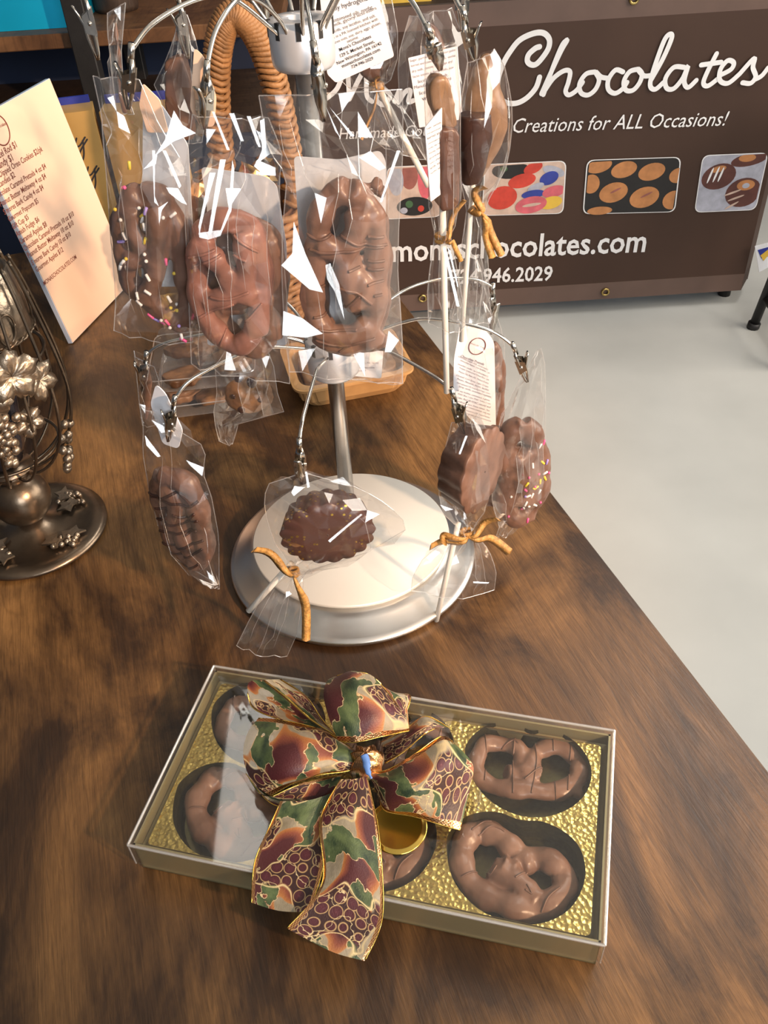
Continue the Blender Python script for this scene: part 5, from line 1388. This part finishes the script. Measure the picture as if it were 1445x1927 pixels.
# grape leaf cluster on the cage, facing the viewer's right
def leaf_piece(c, nrm, size, rot, parent, seed):
    rnd = random.Random(seed); fr_ = Fr(c, N=nrm); vs = []; n = 40
    for j in range(5):
        s = j / 4
        for i in range(n):
            a = 2 * math.pi * i / n
            rr = size * s * (.72 + .20 * abs(math.cos(2.5 * a)) + .06 * math.cos(15 * a))
            vs.append(fr_.pt(rr * math.cos(a + rot), rr * math.sin(a + rot), .004 * math.sin(s * 3) + .0018 * s * math.cos(5 * a) + .001 * rnd.uniform(-1, 1)))
    m = MB(); fs = []
    for j in range(4):
        for i in range(n):
            l = (i + 1) % n; fs.append((j * n + i, j * n + l, (j + 1) * n + l, (j + 1) * n + i))
    b = len(vs); vs2 = [p - fr_.N * .0014 for p in vs]
    fs2 = [tuple(b + q for q in f[::-1]) for f in fs]
    rim = [(4 * n + i, 4 * n + (i + 1) % n, b + 4 * n + (i + 1) % n, b + 4 * n + i) for i in range(n)]
    m.add(vs + vs2, fs + fs2 + rim); return lean_build(m, 'grape_leaf', 'bronze_pale', parent)
for (ang, zz, sz, rt, off) in ((-52, .135, .026, .3, .062), (-78, .118, .028, 1.2, .064), (-28, .118, .020, 2.0, .062), (-45, .085, .016, .8, .063)):
    a = math.radians(ang); leaf_piece(cc + V(off * math.cos(a), off * math.sin(a), z0 + zz), (math.cos(a), math.sin(a), .25), sz, rt, cg, int(sz * 1e4))
def grapes(ang, ztop, n, parent, off=.062):
    a = math.radians(ang); m = MB(); rnd = random.Random(n)
    sd = V(-math.sin(a), math.cos(a), 0); o = V(math.cos(a), math.sin(a), 0)
    for i in range(n):
        t = i / n; w = .016 * (1 - t * .8)
        m.sphere(cc + o * (off + rnd.uniform(0, .005)) + sd * rnd.uniform(-w, w) + V(0, 0, z0 + ztop - t * .05), .0046, 10)
    lean_build(m, 'grape_bunch', 'bronze_pale', parent)
grapes(-66, .10, 34, cg); grapes(-5, .05, 14, cg, .060)
m = MB(); m.lathe([(0, z0 + .01), (.022, z0 + .012), (.026, z0 + .03), (.026, z0 + .12), (.012, z0 + .16), (.012, z0 + .2), (0, z0 + .2)], V(cc.x - .008, cc.y + .004, TZ), 30)
o = lean_build(m, 'bottle', 'glass_dark', None); tag(recenter(o), 'dark glass bottle inside the bronze wire cage at left', 'bottle')

# ------------------------------------------------------------------ gift box
BX = V(-.0248 * S, .5864 * S, TZ); BL, BW, BH, BA = .5426 * S, .2699 * S, .0581 * S, -.2724
bx = thing('gift_box', 'clear lidded gold box of pretzels with a grape print bow in the foreground', 'gift box', BX)
Rz = Matrix.Rotation(BA, 3, 'Z')
fx = Fr(BX, N=(0, 0, 1), X=Rz @ V(1, 0, 0))
hw, hd = BL / 2 - .0022, BW / 2 - .0022
m = MB(); ZB = BH - .010
for (x0, y0, x1, y1) in ((-hw, -hd, hw, -hd + .0015), (-hw, hd - .0015, hw, hd), (-hw, -hd, -hw + .0015, hd), (hw - .0015, -hd, hw, hd)):
    m.prism(fx, [(x0, y0), (x1, y0), (x1, y1), (x0, y1)], .0005, BH - .0025)
m.prism(fx, [(-hw, -hd), (hw, -hd), (hw, hd), (-hw, hd)], .0005, .002); m.build('box_base', M['gold_board'], bx, smooth=False)
# insert with six double lobed wells
fz = Fr(BX + V(0, 0, ZB), N=(0, 0, 1), X=Rz @ V(1, 0, 0))
k9 = cr(750, 1300, 3.211)
wtr = [Vector(fz.px(*p)) for p in k9([(400, 380), (430, 290), (520, 215), (620, 192), (720, 205), (800, 240), (880, 235), (980, 255), (1080, 320), (1150, 420), (1165, 520), (1130, 620), (1050, 700), (940, 750), (830, 765), (700, 745), (560, 670), (450, 540)])]
wbr = [Vector(fz.px(*p)) for p in k9([(290, 930), (310, 850), (390, 770), (500, 732), (610, 735), (690, 765), (760, 783), (870, 790), (1000, 850), (1090, 940), (1128, 1060), (1115, 1180), (1050, 1300), (940, 1380), (800, 1412), (650, 1390), (500, 1330), (380, 1220), (310, 1090)])]
def bb(w): return (Vector((min(p.x for p in w), min(p.y for p in w))), Vector((max(p.x for p in w), max(p.y for p in w))))
lefttr = Vector(fz.px(*cr(220, 1230, 2.89)([(497, 350)])[0])); leftbr = Vector(fz.px(*cr(220, 1230, 2.89)([(275, 850)])[0]))
dT = bb(wtr)[0].x - lefttr.x; dB = bb(wbr)[0].x - leftbr.x
holes = []
for w, d in ((wtr, dT), (wbr, dB)):
    for kx in (0, .5, 1): holes.append((spline([p - Vector((d * kx, 0)) for p in w], 60, True)))
m = MB(); iw, idp = hw - .006, hd - .006
m.prism(fz, rrect([(-iw, -idp), (iw, -idp), (iw, idp), (-iw, idp)], .004), -.0006, 0, 0, holes)
# turned down rim
rim = rrect([(-iw, -idp), (iw, -idp), (iw, idp), (-iw, idp)], .004); rim2 = rrect([(-hw + .0016, -hd + .0016), (hw - .0016, -hd + .0016), (hw - .0016, hd - .0016), (-hw + .0016, hd - .0016)], .002)
k = len(rim); m.add([fz.pt(*p, 0) for p in rim] + [fz.pt(p.x + math.copysign(.002, p.x), p.y + math.copysign(.002, p.y), -.006) for p in rim], [(i, (i + 1) % k, k + (i + 1) % k, k + i) for i in range(k)], 1)
m.add([fz.pt(p.x + math.copysign(.002, p.x), p.y + math.copysign(.002, p.y), -.006) for p in rim] + [fz.pt(*p, -.004) for p in rim2], [(i, (i + 1) % k, k + (i + 1) % k, k + i) for i in range(k)], 1)
ins = m.build('gold_insert', [M['gold_sheet'], M['gold_board']], bx, smooth=False)
for h in holes:
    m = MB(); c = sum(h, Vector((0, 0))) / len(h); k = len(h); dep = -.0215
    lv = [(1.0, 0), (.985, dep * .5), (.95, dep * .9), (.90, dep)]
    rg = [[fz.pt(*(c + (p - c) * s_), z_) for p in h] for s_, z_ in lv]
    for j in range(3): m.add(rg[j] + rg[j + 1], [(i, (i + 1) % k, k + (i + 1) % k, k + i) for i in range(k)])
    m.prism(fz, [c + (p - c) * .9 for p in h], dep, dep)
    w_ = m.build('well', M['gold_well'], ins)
# dots in the bottom of the wells nearest the viewer's right
# lid
m = MB(); lw, ld = BL / 2, BW / 2
for (x0, y0, x1, y1) in ((-lw, -ld, lw, -ld + .0006), (-lw, ld - .0006, lw, ld), (-lw, -ld, -lw + .0006, ld), (lw - .0006, -ld, lw, ld)):
    m.prism(fx, [(x0, y0), (x1, y0), (x1, y1), (x0, y1)], .0095, BH, 0)
m.prism(fx, [(-lw, -ld), (lw, -ld), (lw, ld), (-lw, ld)], BH - .0006, BH, 0)
cs = [fx.pt(x, y, BH) for x, y in ((-lw, -ld), (lw, -ld), (lw, ld), (-lw, ld))]
for i in range(4): m.tube([cs[i], cs[(i + 1) % 4]], .0011, 6, 1)
for i, (x, y) in enumerate(((-lw, -ld), (lw, -ld), (lw, ld), (-lw, ld))): m.tube([fx.pt(x, y, .0095), fx.pt(x, y, BH)], .0006, 5, 1)
m.build('clear_lid', [M['lid'], M['lid_edge']], bx, smooth=False)

# pretzels in the wells
fp = Fr(BX + V(0, 0, ZB - .0125), N=(0, 0, 1), X=Rz @ V(1, 0, 0))
sTR = [(k9([(470, 420), (480, 510), (600, 580), (780, 605), (960, 605), (1080, 540), (1095, 450)]), 15.5),
       (k9([(470, 420), (520, 335), (640, 325), (730, 370), (725, 480), (690, 570)]), 15, .001),
       (k9([(780, 570), (800, 450), (840, 370), (930, 350), (1050, 385), (1095, 450)]), 15.5, .001),
       (k9([(650, 500), (750, 500), (850, 510)]), 15, .002), (k9([(1050, 600), (1110, 620)]), 9, -.001)]
sBR = [(k9([(380, 960), (430, 870), (520, 850), (620, 900), (700, 980), (730, 1060)]), 19),
       (k9([(380, 960), (385, 1080), (460, 1190), (590, 1270), (720, 1320), (850, 1320), (950, 1260), (1000, 1180), (990, 1100), (900, 1030), (800, 1010), (730, 1060)]), 19),
       (k9([(560, 1070), (680, 1140), (770, 1220), (850, 1290)]), 19, .002), (k9([(620, 1080), (720, 1120)]), 18, .003)]
mTR = pretzel_mesh(fp, sTR, .0013, .0008, fat=1.16); mBR = pretzel_mesh(fp, sBR, .0013, .0008, fat=1.2)
bTR, bBR = bvh_of(mTR), bvh_of(mBR)
dTR = drizzle(bTR, fp, [k9(l) for l in ([(520, 270), (530, 400), (520, 560)], [(700, 300), (690, 440), (690, 640)], [(820, 310), (830, 470), (800, 640)], [(930, 320), (935, 420), (950, 660)], [(1040, 340), (1030, 480), (1020, 620)], [(560, 400), (680, 330), (720, 350)], [(760, 560), (860, 500), (920, 560)])], .0006)
dBR = drizzle(bBR, fp, [k9(l) for l in ([(440, 880), (500, 820), (560, 815)], [(480, 900), (560, 850), (640, 880)], [(520, 1080), (550, 1130), (590, 1090)], [(760, 1240), (800, 1260), (770, 1210)], [(860, 1360), (900, 1280), (970, 1220)], [(700, 1170), (760, 1130)], [(380, 1150), (450, 1120), (520, 1090)])], .0006)
def box_pretzel(me, dz, org_uv, name, label, grp=None):
    c = fp.pt(org_uv.x, org_uv.y, -.009)
    t = thing(name, label, 'pretzel', c, grp)
    if '_done' not in me:
        me.transform(Matrix.Translation(-c)); me['_done'] = 1
    o = link_mesh('coated_pretzel', me, t, M['milk2'])
    dz.build('drizzle', M['milk'], t)
    return t
cTR = sum((Vector(fp.px(*p)) for p in sTR[0][0]), Vector((0, 0))) / len(sTR[0][0])
cBR = sum((Vector(fp.px(*p)) for p in sBR[1][0]), Vector((0, 0))) / len(sBR[1][0])
pTR = box_pretzel(mTR, dTR, cTR, 'chocolate_pretzel', 'chocolate pretzel in the upper right well of the gold box')
pBR = box_pretzel(mBR, dBR, cBR, 'chocolate_pretzel', 'chocolate pretzel in the lower right well of the gold box')
def copy_thing(o, du, rot, label):
    c = o.copy(); COL.objects.link(c)
    off = fp.X * du; c.location = o.location + off; c.rotation_euler = (0, 0, rot); c['label'] = label
    for ch in list(o.children):
        d = ch.copy(); COL.objects.link(d); d.parent = c
    return c
copy_thing(pTR, -dT, .08, 'chocolate pretzel in the upper left well of the gold box')
copy_thing(pTR, -dT * .5, -.1, 'chocolate pretzel in the upper middle well, mostly under the bow')
copy_thing(pBR, -dB, -.25, 'chocolate pretzel in the lower left well of the gold box')
copy_thing(pBR, -dB * .5, .1, 'chocolate pretzel in the lower middle well below the gold seal')

# gold seal on the lid
fs_ = Fr(BX + V(0, 0, BH + .0002), N=(0, 0, 1), X=Rz @ V(1, 0, 0))
u, v = fs_.px(748, 1556)
m = MB(); m.lathe([(0, 0), (.0205, 0), (.0208, .0004), (.0200, .0007), (.0178, .0006), (.0172, .0009), (.0166, .0006), (0, .0006)], fs_.pt(u, v, 0), 56)
m.build('gold_seal', M['gold_seal'], bx)

# bow
kb = cr(450, 1250, 3.211)
def patch(lines, zs, name='ribbon_loop', nu=28, nv=12, wave=.0012, seed=0, flip=False):
    'ribbon surface through pixel lines (across the ribbon); zs = height above the table per point'
    rows = []
    for ln, zl in zip(lines, zs):
        p = [atz(x, y, TZ + z) for (x, y), z in zip(kb(ln), zl)]
        rows.append(spline(p, nu))
    cols = [spline([r[i] for r in rows], nv) for i in range(nu)]
    ul = [0]
    for i in range(1, nu): ul.append(ul[-1] + (cols[i][nv // 2] - cols[i - 1][nv // 2]).length)
    rnd = random.Random(seed); ph = rnd.uniform(0, 6); u0 = rnd.uniform(0, 1)
    vs = []; uv = []
    for i in range(nu):
        for j in range(nv):
            vs.append(cols[i][j] + V(0, 0, wave * math.sin(i * .5 + j * .35 + ph))); uv.append((u0 + ul[i], j / (nv - 1)))
    fs = [(i * nv + j, i * nv + j + 1, (i + 1) * nv + j + 1, (i + 1) * nv + j) for i in range(nu - 1) for j in range(nv - 1)]
    m = MB(); m.add(vs, fs, 0, uv)
    for j in (0, nv - 1): m.tube([cols[i][j] for i in range(nu)], .0004, 5, 1)
    o = m.build(name, [M['ribbon'], M['gold_seal']], bow); return o
bow = bpy.data.objects.new('bow', None); COL.objects.link(bow); bow.parent = bx; bow['_org'] = BX
H = BH
# tails first (lowest)
patch([[(250, 830), (170, 1010), (92, 1200), (75, 1440)], [(420, 820), (350, 1000), (290, 1220), (250, 1490)], [(600, 760), (540, 950), (500, 1250), (420, 1500)]],
      [(H + .012, H + .004, H + .0025, H + .001), (H + .014, H + .006, H + .003, H + .001), (H + .012, H + .004, H + .003, H + .001)], 'ribbon_tail', 30, 14, .0006, 3)
patch([[(610, 700), (490, 940), (500, 1320), (290, 1595)], [(700, 690), (650, 950), (680, 1300), (560, 1740)], [(770, 670), (835, 960), (865, 1280), (860, 1560), (760, 1790)]],
      [(H + .022, H + .012, H + .010, H + .004), (H + .024, H + .016, H + .013, H - .004), (H + .022, H + .012, H + .009, H + .002, H - .008)], 'ribbon_tail', 34, 16, .0008, 8)
# back loops
patch([[(600, 440), (500, 330), (400, 190), (250, 90)], [(600, 440), (440, 335), (280, 195), (150, 98)]], [(H + .02, H + .030, H + .034, H + .030), (H + .02, H + .022, H + .030, H + .034)], 'ribbon_loop', 24, 8, .0006, 1)
patch([[(150, 98), (270, 190), (430, 332), (600, 440)], [(60, 108), (150, 200), (330, 330), (590, 440)], [(50, 175), (90, 270), (260, 340), (560, 430)]], [(H + .034, H + .030, H + .022, H + .02), (H + .030, H + .022, H + .016, H + .018), (H + .022, H + .014, H + .012, H + .014)], 'ribbon_loop', 24, 10, .0006, 4)
patch([[(880, 600), (1000, 525), (1110, 430), (1190, 385)], [(870, 520), (1000, 440), (1130, 360), (1250, 380)], [(860, 470), (1000, 395), (1130, 315), (1285, 395)]], [(H + .012, H + .018, H + .022, H + .020), (H + .012, H + .02, H + .024, H + .018), (H + .010, H + .014, H + .018, H + .012)], 'ribbon_loop', 24, 10, .0006, 6)
patch([[(800, 70), (890, 160), (960, 270), (1020, 390)], [(880, 150), (960, 180), (1010, 240), (1025, 380)], [(940, 180), (1035, 190), (1010, 300), (1025, 380)]], [(H + .030, H + .026, H + .024, H + .02), (H + .02, H + .018, H + .018, H + .018), (H + .010, H + .010, H + .012, H + .014)], 'ribbon_loop', 18, 8, .0005, 9)
# left loop
patch([[(200, 800), (340, 735), (490, 690), (620, 670)], [(120, 780), (280, 820), (450, 820), (590, 740)], [(40, 660), (200, 845), (420, 855), (570, 800)]], [(H + .012, H + .012, H + .014, H + .018), (H + .006, H + .006, H + .007, H + .012), (H + .010, H + .003, H + .003, H + .006)], 'ribbon_loop', 24, 10, .0005, 12)
patch([[(115, 325), (300, 345), (480, 390), (610, 455), (740, 560)], [(50, 420), (270, 430), (470, 450), (620, 500), (750, 575)], [(25, 560), (250, 570), (470, 560), (630, 560), (755, 590)], [(75, 700), (280, 690), (480, 630), (630, 610), (760, 605)], [(190, 795), (330, 718), (490, 668), (630, 650), (765, 615)]],
      [(H + .022, H + .024, H + .022, H + .022, H + .022), (H + .030, H + .036, H + .034, H + .028, H + .024), (H + .028, H + .040, H + .038, H + .030, H + .025), (H + .020, H + .032, H + .034, H + .028, H + .024), (H + .012, H + .020, H + .024, H + .022, H + .022)], 'ribbon_loop', 32, 18, .0008, 15)
# right loop
patch([[(785, 660), (900, 635), (1050, 550), (1210, 440), (1290, 465)], [(790, 680), (930, 700), (1080, 680), (1250, 590), (1410, 600)], [(800, 700), (930, 790), (1080, 800), (1240, 760), (1395, 745)], [(850, 830), (890, 890), (1050, 920), (1200, 965), (1335, 1002)]],
      [(H + .022, H + .026, H + .032, H + .034, H + .026), (H + .024, H + .034, H + .040, H + .038, H + .022), (H + .020, H + .028, H + .032, H + .028, H + .016), (H + .012, H + .012, H + .012, H + .010, H + .006)], 'ribbon_loop', 32, 18, .0008, 21)
# top loop
patch([[(600, 462), (700, 472), (860, 437), (1030, 402)], [(545, 330), (690, 330), (850, 310), (1010, 330)], [(510, 190), (640, 170), (800, 170), (950, 250)], [(535, 100), (660, 55), (790, 72), (890, 165)], [(590, 70), (680, 48), (780, 60), (860, 120)]],
      [(H + .030, H + .034, H + .034, H + .026), (H + .042, H + .048, H + .046, H + .034), (H + .044, H + .052, H + .048, H + .034), (H + .034, H + .040, H + .036, H + .024), (H + .022, H + .026, H + .024, H + .016)], 'ribbon_loop', 30, 18, .0008, 27)
# knot and twist tie
kn = atz(*kb([(765, 580)])[0], TZ + H + .024)
m = MB(); m.sphere((0, 0, 0), 1, 18); rnd = random.Random(2)
m.v = [kn + V(p.x * .013, p.y * .012, p.z * .012) * (1 + .15 * math.sin(7 * math.atan2(p.y, p.x))) + V(0, 0, -.003) for p in m.v]
uvs = [(.3 + p.x * 4, .5 + p.z * 3) for p in m.v]
for i, f in enumerate(m.f): m.uv[i] = [uvs[q] for q in f]
m.build('knot', M['ribbon'], bow)
m = MB(); q = [atz(*p, TZ + H + .0365) for p in kb([(755, 550), (768, 585), (775, 640), (800, 690)])]
m.tube(spline(q, 14), [.0028] * 8 + [.002] * 3 + [.0008] * 3, 8, flatn=(0, 0, 1), sq=.5); m.build('twist_tie', M['blue_tie'], bow)

for o in list(bpy.data.objects):
    if '_org' in o: del o['_org']
